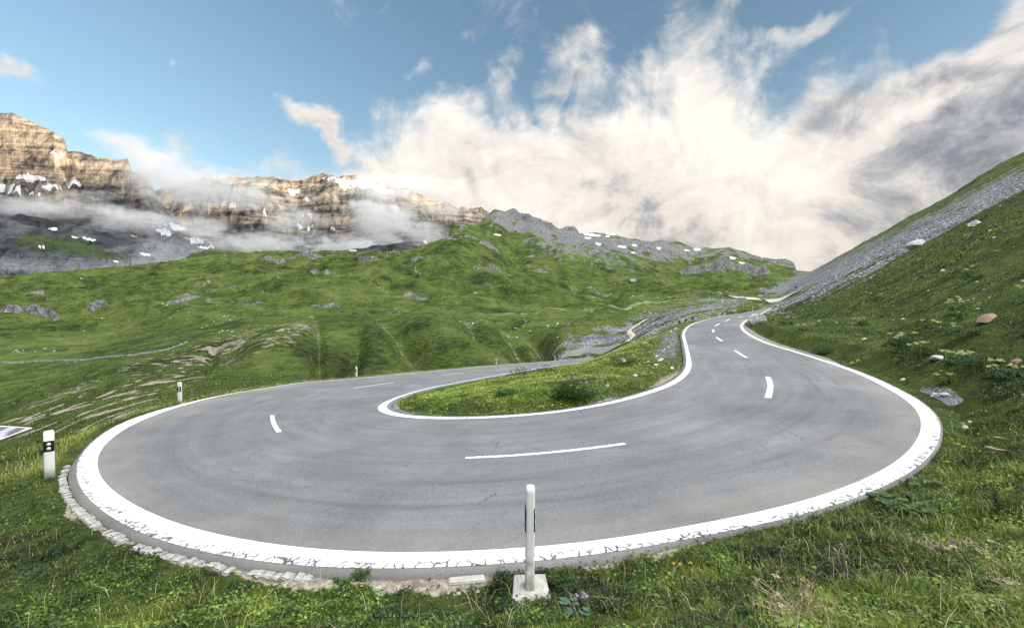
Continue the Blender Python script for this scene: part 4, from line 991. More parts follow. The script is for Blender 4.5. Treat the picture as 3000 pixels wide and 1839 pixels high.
# ------------------------------------------------------------------ setts edging the outside of the bend
kerb_px = [i for i in range(len(oP)) if -9.6 < oP[i, 0] < -1.65 and oP[i, 1] < 9.2]
Lk = resample(oP[kerb_px] - inO[kerb_px] * .075, step=.02, smooth=2)
pos_k = 0.0; Ls = np.r_[0, np.cumsum(np.linalg.norm(np.diff(Lk[:, :2], axis=0), axis=1))]
kk_ = 0
while pos_k < Ls[-1] - .2:
    ln = random.uniform(.085, .125); i = int(np.searchsorted(Ls, pos_k + ln / 2)); a = Lk[min(i + 2, len(Lk) - 1)] - Lk[max(i - 2, 0)]
    pos_k += ln + random.uniform(.008, .022)
    if random.random() < .04: pos_k += random.uniform(.05, .2); continue
    wd = random.uniform(.10, .13); bm = box_bm(ln, wd, .12, 0, 0, -.06, .014)
    for v in bm.verts: v.co += Vector((random.gauss(0, .005), random.gauss(0, .006), random.gauss(0, .003)))
    o = bm_obj('kerb_stone', bm, M_STONE); gzz = oP[int(np.argmin(np.hypot(oP[:, 0] - Lk[i][0], oP[:, 1] - Lk[i][1]))), 2]
    o.location = (Lk[i][0], Lk[i][1], gzz + .012 + random.gauss(0, .006)); o.rotation_euler = (random.gauss(0, .03), random.gauss(0, .03), math.atan2(a[1], a[0]) + random.gauss(0, .05))
    tag(o, 'pale flat kerb stone in the row edging the outside of the bend', 'kerb stone', 'row of pale kerb stones at the lower left road edge')
# a run of sunken concrete edging near the front post
for (pa, pb, lab) in [((1335,1704),(1400,1698),'grey sunken kerb slab just left of the nearest marker post')]:
    A = px_road(pa); B = px_road(pb); A[2] = B[2] = 0
    A = Vector(hit(*pa)); B = Vector(hit(*pb)); d_ = B - A
    bm = box_bm(.36, .11, .12, 0, 0, -.045, .01); o = bm_obj('kerb_slab', bm, M_CONC); o.location = (A + B) / 2 + Vector((0, 0, .01)); o.rotation_euler = (0, 0, math.atan2(d_.y, d_.x)); tag(o, lab, 'kerb stone')

# ------------------------------------------------------------------ boulders
def boulder(px, py, wpx, hpx, mat, label, seed, zmin=0, rz=0.0, sink=.35, tilt=0):
    P = hit(px, py, zmin); sz = wpx / F * P.y / 2; hz = hpx / F * P.y / 2
    o = bm_obj('boulder', rock_bm((sz, sz * .7, max(hz * 1.25, sz * .3)), seed, 3, .12), mat)
    o.location = P + Vector((0, sz * .25, hz * (.6 - sink))); o.rotation_euler = (0, tilt, rz); tag(o, label, 'boulder')
    return o
boulder(2226, 944, 62, 34, M_BOULD, 'pale rounded boulder at the roadside foot of the right-hand slope', 1)
boulder(2690, 722, 66, 26, M_BOULD, 'long pale boulder on the right-hand slope at the lower edge of the scree', 2, tilt=-.35)
boulder(2858, 660, 50, 20, M_BOULD, 'pale boulder highest on the right-hand slope, just below the scree band', 3, tilt=-.35)
boulder(2902, 938, 78, 22, M_BROWN, 'flat reddish brown rock tilted in the slope near the right frame edge', 4, tilt=-.40)
boulder(2985, 1066, 40, 24, M_BROWN, 'small brown rock in the turf at the right frame edge', 6)
boulder(2763, 795, 18, 10, M_BOULD, 'small white stone halfway up the right-hand slope', 7)
boulder(2750, 1052, 44, 16, M_BOULD, 'flat grey stone among the pale thistles right of the road', 17)
boulder(1903, 921, 13, 17, M_BOULD, 'upright pale boulder by the far stream beside the track', 8)
boulder(1107, 1727, 34, 16, M_BOULD, 'small pale stone lying on bare soil below the road edge', 9)
boulder(700, 1297, 2, 2, M_BOULD, 'x', 10) if False else None
boulder(1682, 1142, 26, 20, M_DARKST, 'dark stone hidden in the flowering bush on the island', 11)
boulder(1828, 1060, 30, 14, M_BOULD, 'grey stone under the small bush high on the island', 12)
boulder(2335, 843, 14, 7, M_DARKST, 'dark block lying at the upper end of the right-hand scree', 13)
for k, (px, py) in enumerate([(1991,946),(2010,941),(2029.5,935)]):
    P = hit(px, py + 2); hh = 10 / F * P.y
    bm = prism(rounded(hh * .8, hh * .6, hh * .12, 2), [(-.1, 1.1, 0, 0), (hh * .8, .95, 0, 0), (hh * 1.0, .7, 0, 0)])
    o = bm_obj('guard_stone', bm, M_DARKST); o.location = P; o.rotation_euler = (0, 0, .9)
    tag(o, ['nearest of three dark guard stones on the left verge of the upper road', 'middle one of three dark guard stones left of the upper road', 'farthest of three dark guard stones left of the upper road'][k], 'guard stone', 'dark guard stones on the upper verge')
# fallen branches
def branch(px, py, wpx, rz, label, seed, th=.03):
    P = hit(px, py); L_ = wpx / F * P.y; rr = random.Random(seed); bm = bmesh.new(); rings = []
    for k in range(9):
        t_ = k / 8; r_ = th * (1 - .55 * t_) * rr.uniform(.8, 1.2); c = Vector(((t_ - .5) * L_, .05 * L_ * math.sin(t_ * 5), r_ * .6))
        rings.append([bm.verts.new(c + Vector((0, math.cos(a) * r_, math.sin(a) * r_))) for a in np.linspace(0, 2 * math.pi, 7, endpoint=False)])
    for a, b in zip(rings[:-1], rings[1:]):
        for i in range(7): bm.faces.new((a[i], a[(i + 1) % 7], b[(i + 1) % 7], b[i]))
    bm.faces.new(rings[-1]); bm.faces.new(rings[0][::-1])
    o = bm_obj('fallen_branch', bm, M_WOOD, None, True); o.location = P + Vector((0, 0, .03)); o.rotation_euler = (0, .12, rz); tag(o, label, 'branch')
branch(2950, 1330, 100, -.25, 'bleached branch lying in the turf at the right frame edge', 2)
branch(2945, 1292, 60, -.15, 'short grey branch just above the longer bleached branch at right', 3, .02)
branch(2525, 985, 60, .5, 'thin pale stick in the turf above the right road edge', 4, .03)
branch(2610, 1018, 55, .3, 'brown stick beside the pale thistles right of the road', 5, .03)

# ------------------------------------------------------------------ plants
def leaf_fan(bm, c, n, L_, w_, up, rr, droop=.4, lo=0, az0=None):
    for k in range(n):
        a = rr.uniform(0, 6.283) if az0 is None else az0 + k * 6.283 / n; l = L_ * rr.uniform(.7, 1.2); u_ = up * rr.uniform(.7, 1.2)
        d_ = Vector((math.cos(a), math.sin(a), 0)); s_ = Vector((-math.sin(a), math.cos(a), 0)) * w_ * rr.uniform(.8, 1.2)
        p0 = c + d_ * .01; p1 = c + d_ * l * .5 + Vector((0, 0, u_ * l)); p2 = c + d_ * l + Vector((0, 0, (u_ - droop) * l))
        v = [bm.verts.new(q) for q in (p0, p1 - s_ * .5, p2, p1 + s_ * .5, p1 + Vector((0, 0, -.12 * l)))]
        bm.faces.new((v[0], v[1], v[4])); bm.faces.new((v[0], v[4], v[3])); bm.faces.new((v[1], v[2], v[4])); bm.faces.new((v[4], v[2], v[3]))
def stem(bm, a, b, r_=.006, n=5):
    d_ = (b - a); q = d_.to_track_quat('Z', 'Y'); A_ = []; B_ = []
    for k in range(n):
        e = Vector((math.cos(k * 6.283 / n), math.sin(k * 6.283 / n), 0)); e.rotate(q)
        A_.append(bm.verts.new(a + e * r_)); B_.append(bm.verts.new(b + e * r_ * .7))
    for k in range(n): bm.faces.new((A_[k], A_[(k + 1) % n], B_[(k + 1) % n], B_[k]))
def leafmat(name, c, tr=.3):
    m, t = new_mat(name); n_ = t.noise(pos(t), 12, 4, .6); cc = t.ramp(n_, [(.3, tuple(v * .6 for v in c)), (.7, tuple(min(1, v * 1.35) for v in c))])
    b = t.add('ShaderNodeBsdfPrincipled', {'Base Color': cc, 'Roughness': .55, 'Specular IOR Level': .3}); r_ = t.add('ShaderNodeBsdfTranslucent', {'Color': cc})
    t.add('ShaderNodeOutputMaterial', {'Surface': t.add('ShaderNodeMixShader', {0: tr, 1: b.outputs[0], 2: r_.outputs[0]}).outputs[0]}); return m
M_LG = leafmat('dark herb leaf', (.035, .075, .022)); M_LM = leafmat('mid herb leaf', (.07, .13, .035)); M_PALE = leafmat('pale thistle bract', (.62, .62, .30)); M_DRY = leafmat('dry straw', (.50, .42, .28))
M_LILAC = leafmat('lilac petal', (.50, .36, .60)); M_YEL = leafmat('yellow petal', (.85, .55, .02)); M_PURP = leafmat('purple petal', (.36, .10, .48)); M_BLUE = leafmat('blue violet petal', (.10, .08, .45)); M_INK = leafmat('dark blue bud spike', (.012, .012, .035)); M_CREAM = leafmat('cream leaf', (.66, .60, .42)); M_BRN = leafmat('brown seed head', (.22, .15, .10)); M_WHITEF = leafmat('white petal', (.75, .76, .72))
def sized(P, hpx): return hpx / F * P.y
def thistle(px, py, hpx, wpx, nh, label, seed):
    rr = random.Random(seed); P = hit(px, py + hpx * .3); H_ = max(sized(P, hpx), .14); W_ = sized(P, wpx)
    root = empty('thistle', P, 0, label, 'thistle', 'pale yellow thistles on the right-hand slope')
    g = bmesh.new(); leaf_fan(g, Vector((0, 0, .02)), 16, max(W_ * .6, .12), .06, .35, rr)
    tops = []
    for k in range(nh):
        x0 = Vector((rr.uniform(-.5, .5) * W_, rr.uniform(-.4, .4) * W_, H_ * rr.uniform(.65, 1.05))); stem(g, Vector((x0.x * .3, x0.y * .3, 0)), x0, .007); tops.append(x0)
        leaf_fan(g, x0 * .55, 7, W_ * .22 + .05, .035, .25, rr)
    bm_obj('leaves', g, M_LM, root)
    for x0 in tops:
        f_ = bmesh.new(); q = max(min(W_ * .28, .11), .045); leaf_fan(f_, x0, 11, q, q * .3, .5, rr, .25); leaf_fan(f_, x0 + Vector((0, 0, q * .15)), 7, q * .6, q * .25, .9, rr, .1)
        bm_obj('flower_head', f_, M_PALE, root)
TH = [(2816,915,60,70,5,'thistle below the reddish brown rock on the right slope'),(2858,806,38,60,3,'pale thistle high on the right slope near the frame edge'),(2573,876,28,48,3,'small pale thistle in mid-slope above the road'),
 (2524,945,28,40,3,'thistle left of the middle of the right slope, above the road edge'),(2640,1008,46,90,6,'wide thistle clump just above the upper right road edge'),(2702,1030,40,50,4,'thistle right of the wide thistle clump'),
 (2781,1058,44,70,5,'bright thistle beside the flat grey stone'),(2833,1050,26,40,2,'small thistle right of the flat grey stone'),(2900,1095,34,44,3,'left plant of the thistle pair at the right frame edge'),(2945,1088,42,56,4,'right plant of the thistle pair at the right frame edge'),
 (2992,1093,34,34,3,'thistle cut by the right frame edge'),(2304,944,22,34,2,'small thistle close to the pale roadside boulder'),(2704,955,22,44,3,'low pale thistle in the middle of the right slope'),(2784,968,28,46,3,'thistle beside a dark clump of leaves on the right slope'),(2354,962,20,26,2,'tiny thistle low on the slope right of the upper road'),
 (2990,872,60,26,2,'tall greenish thistle at the right frame edge, high on the slope'),(2765,1115,24,40,2,'straw coloured thistle below the bright thistle')]
for k, a in enumerate(TH): thistle(*a, seed=40 + k)
def bush(px, py, hpx, wpx, label, seed, flower=None, nfl=0, n=90, mat=None, flabel=None, leaf=.05, zmin=0):
    rr = random.Random(seed); P = hit(px, py, zmin); H_ = sized(P, hpx); W_ = sized(P, wpx)
    root = empty('herb_bush', P, 0, label, 'bush'); g = bmesh.new()
    for k in range(n):
        a = rr.uniform(0, 6.283); r_ = math.sqrt(rr.random()) * W_ / 2; z = H_ * (1 - (2 * r_ / W_) ** 2 * .6) * rr.uniform(.15, 1)
        c = Vector((math.cos(a) * r_, math.sin(a) * r_ * .7, z)); leaf_fan(g, c, 5, leaf * 1.5, leaf * .75, .3, rr)
        if k % 4 == 0: stem(g, Vector((c.x * .5, c.y * .5, 0)), c, .004, 3)
    bm_obj('leaves', g, mat or M_LG, root)
    for k in range(nfl):
        a = rr.uniform(0, 6.283); r_ = math.sqrt(rr.random()) * W_ / 2 * .9; c = Vector((math.cos(a) * r_ + (W_ * .15 if flower is M_LILAC else 0), math.sin(a) * r_ * .6 - .05, H_ * rr.uniform(.7, 1.08)))
        f_ = bmesh.new(); leaf_fan(f_, c, 9, .045, .035, .5, rr, .4); leaf_fan(f_, c + Vector((0, 0, .02)), 6, .03, .03, .6, rr, .3); bm_obj('flower', f_, flower, root)
    return root
bush(1690, 1168, 70, 125, 'large leafy bush with lilac flowers near the tip of the grass island', 70, M_LILAC, 11, 300, leaf=.05)
bush(1640, 1160, 60, 60, 'pale green weedy bush leaning against the large flowering bush', 71, M_PALE, 4, 90, M_LM)
bush(1528, 1100, 26, 74, 'low dark bush on the island rim with the descending road behind', 72, M_WHITEF, 3, 110)
bush(1602, 1090, 22, 66, 'flat bush with white flowers on the island rim', 73, M_WHITEF, 6, 90)
bush(1660, 1074, 20, 46, 'dark round bush farthest along the island rim', 74, None, 0, 80)
bush(1832, 1066, 34, 90, 'bush round a grey stone high on the island, with a few white flowers', 75, M_WHITEF, 3, 130)
bush(1484, 1158, 22, 70, 'low mid-green herb patch in the middle of the island', 76, None, 0, 110, M_LM)
bush(1215, 1172, 18, 36, 'small tuft of herbs at the tip of the island', 77, None, 0, 50, M_LM)
bush(1290, 1146, 12, 40, 'low tuft on the island rim left of the other bushes', 78, None, 0, 60, M_LM)
bush(1060, 1698, 44, 66, 'bright herb tuft growing over the road edge left of the bare soil', 79, None, 0, 120, M_LM, leaf=.016)
bush(1468, 1718, 60, 66, 'dark herb tuft pressed against the left side of the concrete slab', 80, None, 0, 150, leaf=.016)
bush(1650, 1720, 70, 90, 'tufted weeds right of the concrete slab of the nearest marker post', 81, None, 0, 180, M_LM, leaf=.02)
bush(2440, 952, 34, 90, 'dark low shrub on the slope above the upper right road edge', 82, None, 0, 120)
bush(2410, 1040, 38, 60, 'dark herb clump right above the upper right road edge', 83, None, 0, 120)
bush(2830, 990, 40, 110, 'broad dark shrub in the middle of the right slope', 84, None, 0, 170)
bush(2870, 1070, 36, 140, 'dark shrub behind the bright thistle beside the flat grey stone', 85, None, 0, 170)
bush(2950, 1112, 34, 110, 'dark shrub under the thistle pair at the right frame edge', 86, None, 0, 150)
def big_leaves(px, py, wpx, n, label, seed, mat=M_LM, lf=.045):
    rr = random.Random(seed); P = hit(px, py); W_ = sized(P, wpx); g = bmesh.new(); root = empty('leafy_plant', P, 0, label, 'plant')
    for k in range(n):
        c = Vector((rr.uniform(-.5, .5) * W_, rr.uniform(-.3, .3) * W_, rr.uniform(.03, .10))); q = lf * rr.uniform(.7, 1.3); tl = rr.uniform(-.4, .1); az = rr.uniform(0, 6.28)
        M = Matrix.Translation(c) @ Matrix.Rotation(az, 4, 'Z') @ Matrix.Rotation(tl, 4, 'X')
        ctr = g.verts.new(M @ Vector((0, 0, -.008))); ring = [g.verts.new(M @ Vector((math.cos(a) * q * (1 + .08 * (i_ % 2)), math.sin(a) * q * .9, .006 * (i_ % 2)))) for i_, a in enumerate(np.linspace(.35, 5.95, 12))]
        for a_, b_ in zip(ring[:-1], ring[1:]): g.faces.new((ctr, a_, b_))
        stem(g, Vector((c.x * .8, c.y * .8, 0)), c, .003, 3)
    bm_obj('leaves', g, mat, root); return root, P
r0, P0 = big_leaves(1690, 1800, 90, 6, 'bluish lobed plant with a lilac double flower head in front of the slab', 90, leafmat('blue green leaf', (.10, .17, .12)), .038)
for dx, dz in ((-.005, .17), (.045, .155), (.075, .165), (.05, .185)):
    f_ = bmesh.new(); leaf_fan(f_, Vector((dx, -.02, dz)), 14, .018, .012, .6, random.Random(int(dz * 1e4)), .3); leaf_fan(f_, Vector((dx, -.02, dz + .006)), 10, .012, .01, .9, random.Random(3), .1); bm_obj('flower_head', f_, M_LILAC, r0)
g = bmesh.new(); stem(g, Vector((0, 0, 0)), Vector((.03, -.02, .16)), .004); bm_obj('stem', g, M_LM, r0)
big_leaves(2640, 1478, 170, 26, 'large round leaves spilling toward the lower right road edge', 91, lf=.06)
big_leaves(2700, 1500, 120, 14, 'round leaves right of the big leaf cluster at the lower right', 92, lf=.055)
big_leaves(2700, 1425, 90, 9, 'light leaves behind the big leaf cluster by the white line', 93, lf=.05)
def dry_plant(px, py, hpx, wpx, n, label, seed, heads=3):
    rr = random.Random(seed); P = hit(px, py); H_ = sized(P, hpx); W_ = sized(P, wpx); root = empty('dry_plant', P, 0, label, 'dry plant'); g = bmesh.new()
    for k in range(n):
        a = Vector((rr.uniform(-.3, .3) * W_, rr.uniform(-.3, .3) * W_, 0)); b = Vector((rr.uniform(-.6, .6) * W_, rr.uniform(-.5, .5) * W_, H_ * rr.uniform(.3, 1.0))); m_ = (a + b) / 2 + Vector((0, 0, H_ * .12)); stem(g, a, m_, .0028, 3); stem(g, m_, b, .002, 3)
        leaf_fan(g, b, 3, .035, .010, .2, rr, .6)
    bm_obj('stems', g, M_DRY, root)
    for k in range(heads):
        f_ = bmesh.new(); leaf_fan(f_, Vector((rr.uniform(-.4, .4) * W_, rr.uniform(-.3, .3) * W_, H_ * rr.uniform(.7, 1.05))), 16, .028, .012, .4, rr, .3); bm_obj('seed_head', f_, M_BRN if k % 2 else M_CREAM, root)
dry_plant(2330, 1832, 110, 190, 60, 'straw coloured dead plant with brown seed heads at the lower right', 101, 6)
dry_plant(2775, 1632, 50, 130, 34, 'arching bleached grass tuft behind the purple flowers', 102, 3)
dry_plant(2975, 1760, 60, 90, 34, 'dead pale thistle at the lower right frame edge', 103, 3)
dry_plant(2480, 1660, 50, 110, 20, 'sparse yellowed stalks in the middle of the right foreground', 104, 0)
dry_plant(2900, 1640, 46, 110, 22, 'pale curled stalks left of the dead thistle', 105, 2)
def flower(px, py, spx, mat, label, seed, hgt=.10, group=None, spike=False, name='flower'):
    rr = random.Random(seed); P = hit(px, py + 8); s_ = max(sized(P, spx) / 2, .006); root = empty(name, P, 0, label, 'flower', group); g = bmesh.new(); stem(g, Vector((0, 0, 0)), Vector((0, 0, hgt)), .002, 3); bm_obj('stem', g, M_LM, root)
    f_ = bmesh.new()
    if spike:
        for k in range(9): leaf_fan(f_, Vector((0, 0, hgt + k * s_ * .55)), 7, s_ * (1 - k * .07), s_ * .5, .5, rr, .2)
    else: leaf_fan(f_, Vector((0, 0, hgt)), 10, s_, s_ * .55, .35, rr, .35, az0=rr.random()); leaf_fan(f_, Vector((0, 0, hgt + s_ * .2)), 6, s_ * .6, s_ * .4, .7, rr, .3)
    bm_obj('petals', f_, mat, root)
YL = [(1965,1644,'largest yellow flower beside the right end of the front verge'),(1972,1667,'yellow flower right below the largest one'),(1993,1670,'middle yellow flower of the foreground group'),(2023,1666,'rightmost yellow flower of the foreground group'),(2027,1687,'lowest yellow flower of the foreground group'),
 (2487,1588,'lone yellow flower below the big round leaves'),(2669,1640,'yellow flower left of the purple blossoms'),(2655,1664,'yellow flower just below its neighbour left of the purple blossoms'),(2384,1681,'yellow flower among the yellowed stalks'),(2740,1721,'small yellow flower below the purple blossoms'),(2685,1805,'yellow flower near the lower frame edge'),
 (2808,1308,'left yellow flower next to the white line at far right'),(2823,1315,'bright yellow flower next to the white line at far right'),(2775,1360,'yellow flower at the verge above the big leaves'),(2951,1445,'yellow flower near the dark bud spike'),(2820,1245,'yellow flower in the short turf beside the widest white line'),(2513,1055,'yellow flower above the upper right road edge'),(2496,1062,'second yellow flower above the upper right road edge'),(2926,1422,'yellow flower right of the bleached branch')]
for k, (a, b, lab) in enumerate(YL): flower(a, b, 13, M_YEL, lab, 200 + k, .09, 'small yellow flowers in the turf')
flower(2794, 1622, 20, M_PURP, 'vivid purple flower head among bleached grass', 230, .12); flower(2727, 1630, 14, M_LILAC, 'left one of two pale pink flower heads', 231, .11); flower(2740, 1627, 14, M_LILAC, 'right one of two pale pink flower heads', 232, .12)
flower(2885, 1682, 13, M_BLUE, 'violet blue flower near the lower right', 233, .08); flower(2930, 1624, 13, M_BLUE, 'blue flower right of the bleached grass', 234, .09); flower(2361, 1738, 10, M_BLUE, 'tiny violet flower above the dead plant', 235, .08); flower(2765, 1600, 9, M_BLUE, 'tiny blue flower left of the bleached grass', 236, .08)
flower(2916, 1490, 20, M_INK, 'dark blue bud spike standing up at the right', 237, .10, spike=True, name='bud_spike')
flower(2555, 1725, 26, M_CREAM, 'single cream coloured withered leaf rosette in the turf', 238, .05, name='withered_rosette')
flower(2757, 960, 12, M_LILAC, 'pink flower in the middle of the right slope', 239, .12)
WF = [(2540,930),(2382,966),(2545,935),(2655,972),(2756,1027),(2862,1029),(2899,1015),(2778,920),(2690,1062),(2387,958),(2662,950)]
for k, (a, b) in enumerate(WF[:0]): pass

# ------------------------------------------------------------------ tilted panel at the left frame edge
Pp = poly3([(20, 1275, 12.8)])[0]
root = empty('tilted_panel', Pp, 0, 'tilted dark panel with a white rim, cut by the left frame edge', 'panel')
cr_ = [poly3([q])[0] - Pp for q in [(92,1254.5,13.2),(-2,1289,11.6),(-120,1290,10.8),(-110,1243,13.2)]]
def slab(cs, th):
    bm = bmesh.new(); n_ = (Vector(cs[1]) - Vector(cs[0])).cross(Vector(cs[2]) - Vector(cs[0])).normalized(); n_ = n_ if n_.z > 0 else -n_
    a = [bm.verts.new(Vector(c)) for c in cs]; b = [bm.verts.new(Vector(c) - n_ * th) for c in cs]
    bm.faces.new(a); bm.faces.new(b[::-1])
    for i in range(4): bm.faces.new((a[i], b[i], b[(i + 1) % 4], a[(i + 1) % 4]))
    bmesh.ops.recalc_face_normals(bm, faces=bm.faces[:]); return bm
m, t = new_mat('ribbed panel'); wv_ = t.add('ShaderNodeTexWave', {'Vector': pos(t), 'Scale': 1.3, 'Distortion': .6}, wave_type='BANDS', bands_direction='DIAGONAL').outputs['Fac']
finish(t, t.ramp(wv_, [(.25, (.13, .10, .12)), (.8, (.42, .42, .47))]), .5, None, .4)
bm_obj('panel_face', slab(cr_, .03), m, root)
g = bmesh.new()
for i in range(4):
    a, b = Vector(cr_[i]), Vector(cr_[(i + 1) % 4]); stem(g, a + Vector((0, 0, .012)), b + Vector((0, 0, .012)), .022, 6)
bm_obj('rim', g, M_WHITE, root)
for q in ((-.30, -.55), (-1.2, -.6)):
    zg = float(gz(np.array([Pp[0] + q[0]]), np.array([Pp[1] + q[1]]))[0]); g = bmesh.new(); stem(g, Vector((q[0], q[1], min(zg - Pp[2], -.3) - .2)), Vector((q[0], q[1], -.06)), .035, 8); bm_obj('leg', g, M_WHITE, root)

# ------------------------------------------------------------------ things far off
def draped(name, pts, width, mat, lift=.25, n=60, zmin=40, thick=.0):
    P = np.array([list(hit(px, py, zm if zm else zmin)) for px, py, zm in [(*q, 0) if len(q) == 2 else q for q in pts]])
    Q = resample(P, n=n, smooth=3); tg = np.gradient(Q, axis=0); nr = np.stack([-tg[:, 1], tg[:, 0], tg[:, 0] * 0], -1); nr /= np.linalg.norm(nr, axis=1)[:, None]
    V = []
    for k in (-.5, -.25, 0, .25, .5):
        A = Q + nr * width * k; A[:, 2] = np.maximum(gz(A[:, 0], A[:, 1]) + lift * (1 - abs(k) * 1.2), -999); V.append(A)
    return mesh_obj(name, np.stack(V, 1).reshape(-1, 3), grid_faces(n, 5), mat)
M_TRACK = simple_mat('grassy track', (.16, .19, .07), .95, .5, .4); M_GRAVEL = simple_mat('pale gravel track', (.50, .44, .34), .95, 1.0, .3); M_FROAD = simple_mat('distant asphalt', (.30, .30, .29), .9, .5, .2)
struct(draped('path', [(1440,922),(1500,919),(1577,914),(1717,907),(1800,901),(1852,896)], 1.6, M_TRACK, .3))
struct(draped('path', [(1852,896),(1950,884),(2043,872)], 2.2, M_TRACK, .35))
struct(draped('path', [(1835,1005),(1853,984),(1843,972),(1862,955),(1895,936)], 1.3, M_GRAVEL, .3, zmin=60))
struct(draped('road', [(2135,869.5,150),(2160,870.5,150),(2207,875.5,150),(2267,879,150),(2322,881,150)], 7.5, simple_mat('pale road verge', (.47, .44, .40), .9, .6, .25), .5, zmin=150))
struct(draped('road', [(1668,1046,92),(1690,1034,95),(1728,1027.5,95),(1770,1026,95),(1800,1032,95)], 5.5, MAT_ASPHALT, .3, zmin=95))
# dry stone wall crossing the valley floor on the left
P = np.array([list(hit(px, py, 95)) for px, py in [(-40,1066),(60,1062),(150,1058),(284,1050),(360,1044),(430,1035),(500,1022),(548,1003)]]); Q = resample(P, n=260, smooth=4); Q[:, 2] = gz(Q[:, 0], Q[:, 1])
tg = np.gradient(Q, axis=0); nr = np.stack([-tg[:, 1], tg[:, 0], tg[:, 0] * 0], -1); nr /= np.linalg.norm(nr, axis=1)[:, None]; jj = rng.uniform(.75, 1.25, (260, 1))
V = np.stack([Q + nr * .45 - [0, 0, .4], Q + nr * .25 * jj + np.c_[jj * 0, jj * 0, jj * .55], Q - nr * .25 * jj + np.c_[jj * 0, jj * 0, jj * .55], Q - nr * .45 - [0, 0, .4]], 1)
tag(mesh_obj('stone_wall', V.reshape(-1, 3), grid_faces(260, 4), simple_mat('dry stone', (.17, .165, .16), .95, .9, .7, .2), smooth=False), 'long low dry stone wall crossing the valley floor at the left', 'wall')
M_POLE = simple_mat('pole wood', (.30, .29, .27), .9)
def pole(px, t_, b_, label, zm=300, lattice=False):
    P = hit(px, b_, zm); H_ = (b_ - t_) / F * P.y; root = empty('utility_pole' if not lattice else 'lattice_pylon', P, 0, label, 'pole' if not lattice else 'pylon', 'utility poles on the green hills' if not lattice else None)
    g = bmesh.new()
    if lattice:
        for sx_ in (-1, 1):
            for sy_ in (-1, 1): stem(g, Vector((sx_ * 1.2, sy_ * 1.2, -1)), Vector((sx_ * .5, sy_ * .5, H_)), .12, 4)
        for k in range(6):
            z0 = H_ * k / 6; z1 = H_ * (k + 1) / 6; w0 = 1.2 - .7 * k / 6; w1 = 1.2 - .7 * (k + 1) / 6
            stem(g, Vector((-w0, -w0, z0)), Vector((w1, -w1, z1)), .07, 4); stem(g, Vector((w0, w0, z0)), Vector((-w1, w1, z1)), .07, 4)
        bm_obj('tower', g, M_DARKST, root); g = bmesh.new()
        for k in (.72, .9): stem(g, Vector((-2.2, 0, H_ * k)), Vector((2.2, 0, H_ * k)), .1, 4)
        bm_obj('cross_arm', g, M_DARKST, root)
    else:
        stem(g, Vector((0, 0, -.8)), Vector((0, 0, H_)), .28, 8); bm_obj('pole_shaft', g, M_POLE, root)
        g = bmesh.new(); stem(g, Vector((-.9, 0, H_ * .9)), Vector((.9, 0, H_ * .9)), .1, 5); bm_obj('cross_arm', g, M_POLE, root)
pole(1011, 718, 743, 'tallest utility pole on the skyline, left of the hut roof'); pole(1134, 732, 754, 'utility pole on the skyline right of the hut roof'); pole(1460, 741, 761, 'utility pole on the green slope below the rocky cliff nose', 500)
pole(1576, 747, 765, 'second utility pole from the cliff nose', 500); pole(1663, 752, 768, 'third utility pole from the cliff nose, half lost against the slope', 500); pole(1734, 758, 771, 'farthest visible utility pole on the green slope', 500)
pole(383, 753, 780, 'dark lattice pylon on the skyline at the left', 600, True)
# hut roof behind the skyline
P = hit(1034, 742, 600); root = empty('hut', P, .3, 'low hut with a pale blue grey roof behind the green skyline', 'hut')
bm_obj('wall', box_bm(10, 6, 3.6, 0, 4, 2.2), simple_mat('hut wall', (.28, .25, .22), .9), root)
bm = bmesh.new(); v = [bm.verts.new(q) for q in ((-6, .4, 3.9), (6, .4, 3.9), (6, 7.6, 3.9), (-6, 7.6, 3.9), (-5.5, 4, 6.4), (5.5, 4, 6.4))]
for f_ in ((0, 1, 5, 4), (2, 3, 4, 5), (1, 2, 5), (3, 0, 4), (3, 2, 1, 0)): bm.faces.new([v[i] for i in f_])
bm_obj('roof', bm, simple_mat('hut roof', (.42, .47, .52), .6), root)
# white station on the spur
P = hit(1855, 825, 400); k_ = P.y / F; root = empty('white_shrine', P, 0, 'tiny white building with two upright crosses on a spur of the far slope', 'building')
bm_obj('wall', box_bm(13 * k_, 6 * k_, 5 * k_, -1 * k_, 0, 2.2 * k_), M_WHITE, root)
bm = bmesh.new(); v = [bm.verts.new(Vector(q) * k_) for q in ((-9, -3.6, 4.8), (6.5, -3.6, 4.8), (6.5, 3.6, 4.8), (-9, 3.6, 4.8), (-8.5, 0, 7.5), (6, 0, 7.5))]
for f_ in ((0, 1, 5, 4), (2, 3, 4, 5), (1, 2, 5), (3, 0, 4), (3, 2, 1, 0)): bm.faces.new([v[i] for i in f_])
bm_obj('roof', bm, M_BOULD, root)
for xx, hh in ((2, 12), (9, 9)):
    g = bmesh.new(); stem(g, Vector((xx, -4, 0)) * k_, Vector((xx, -4, hh)) * k_, .45 * k_, 5); stem(g, Vector((xx - 1.8, -4, hh * .78)) * k_, Vector((xx + 1.8, -4, hh * .78)) * k_, .35 * k_, 5); bm_obj('cross', g, M_WHITE, root)
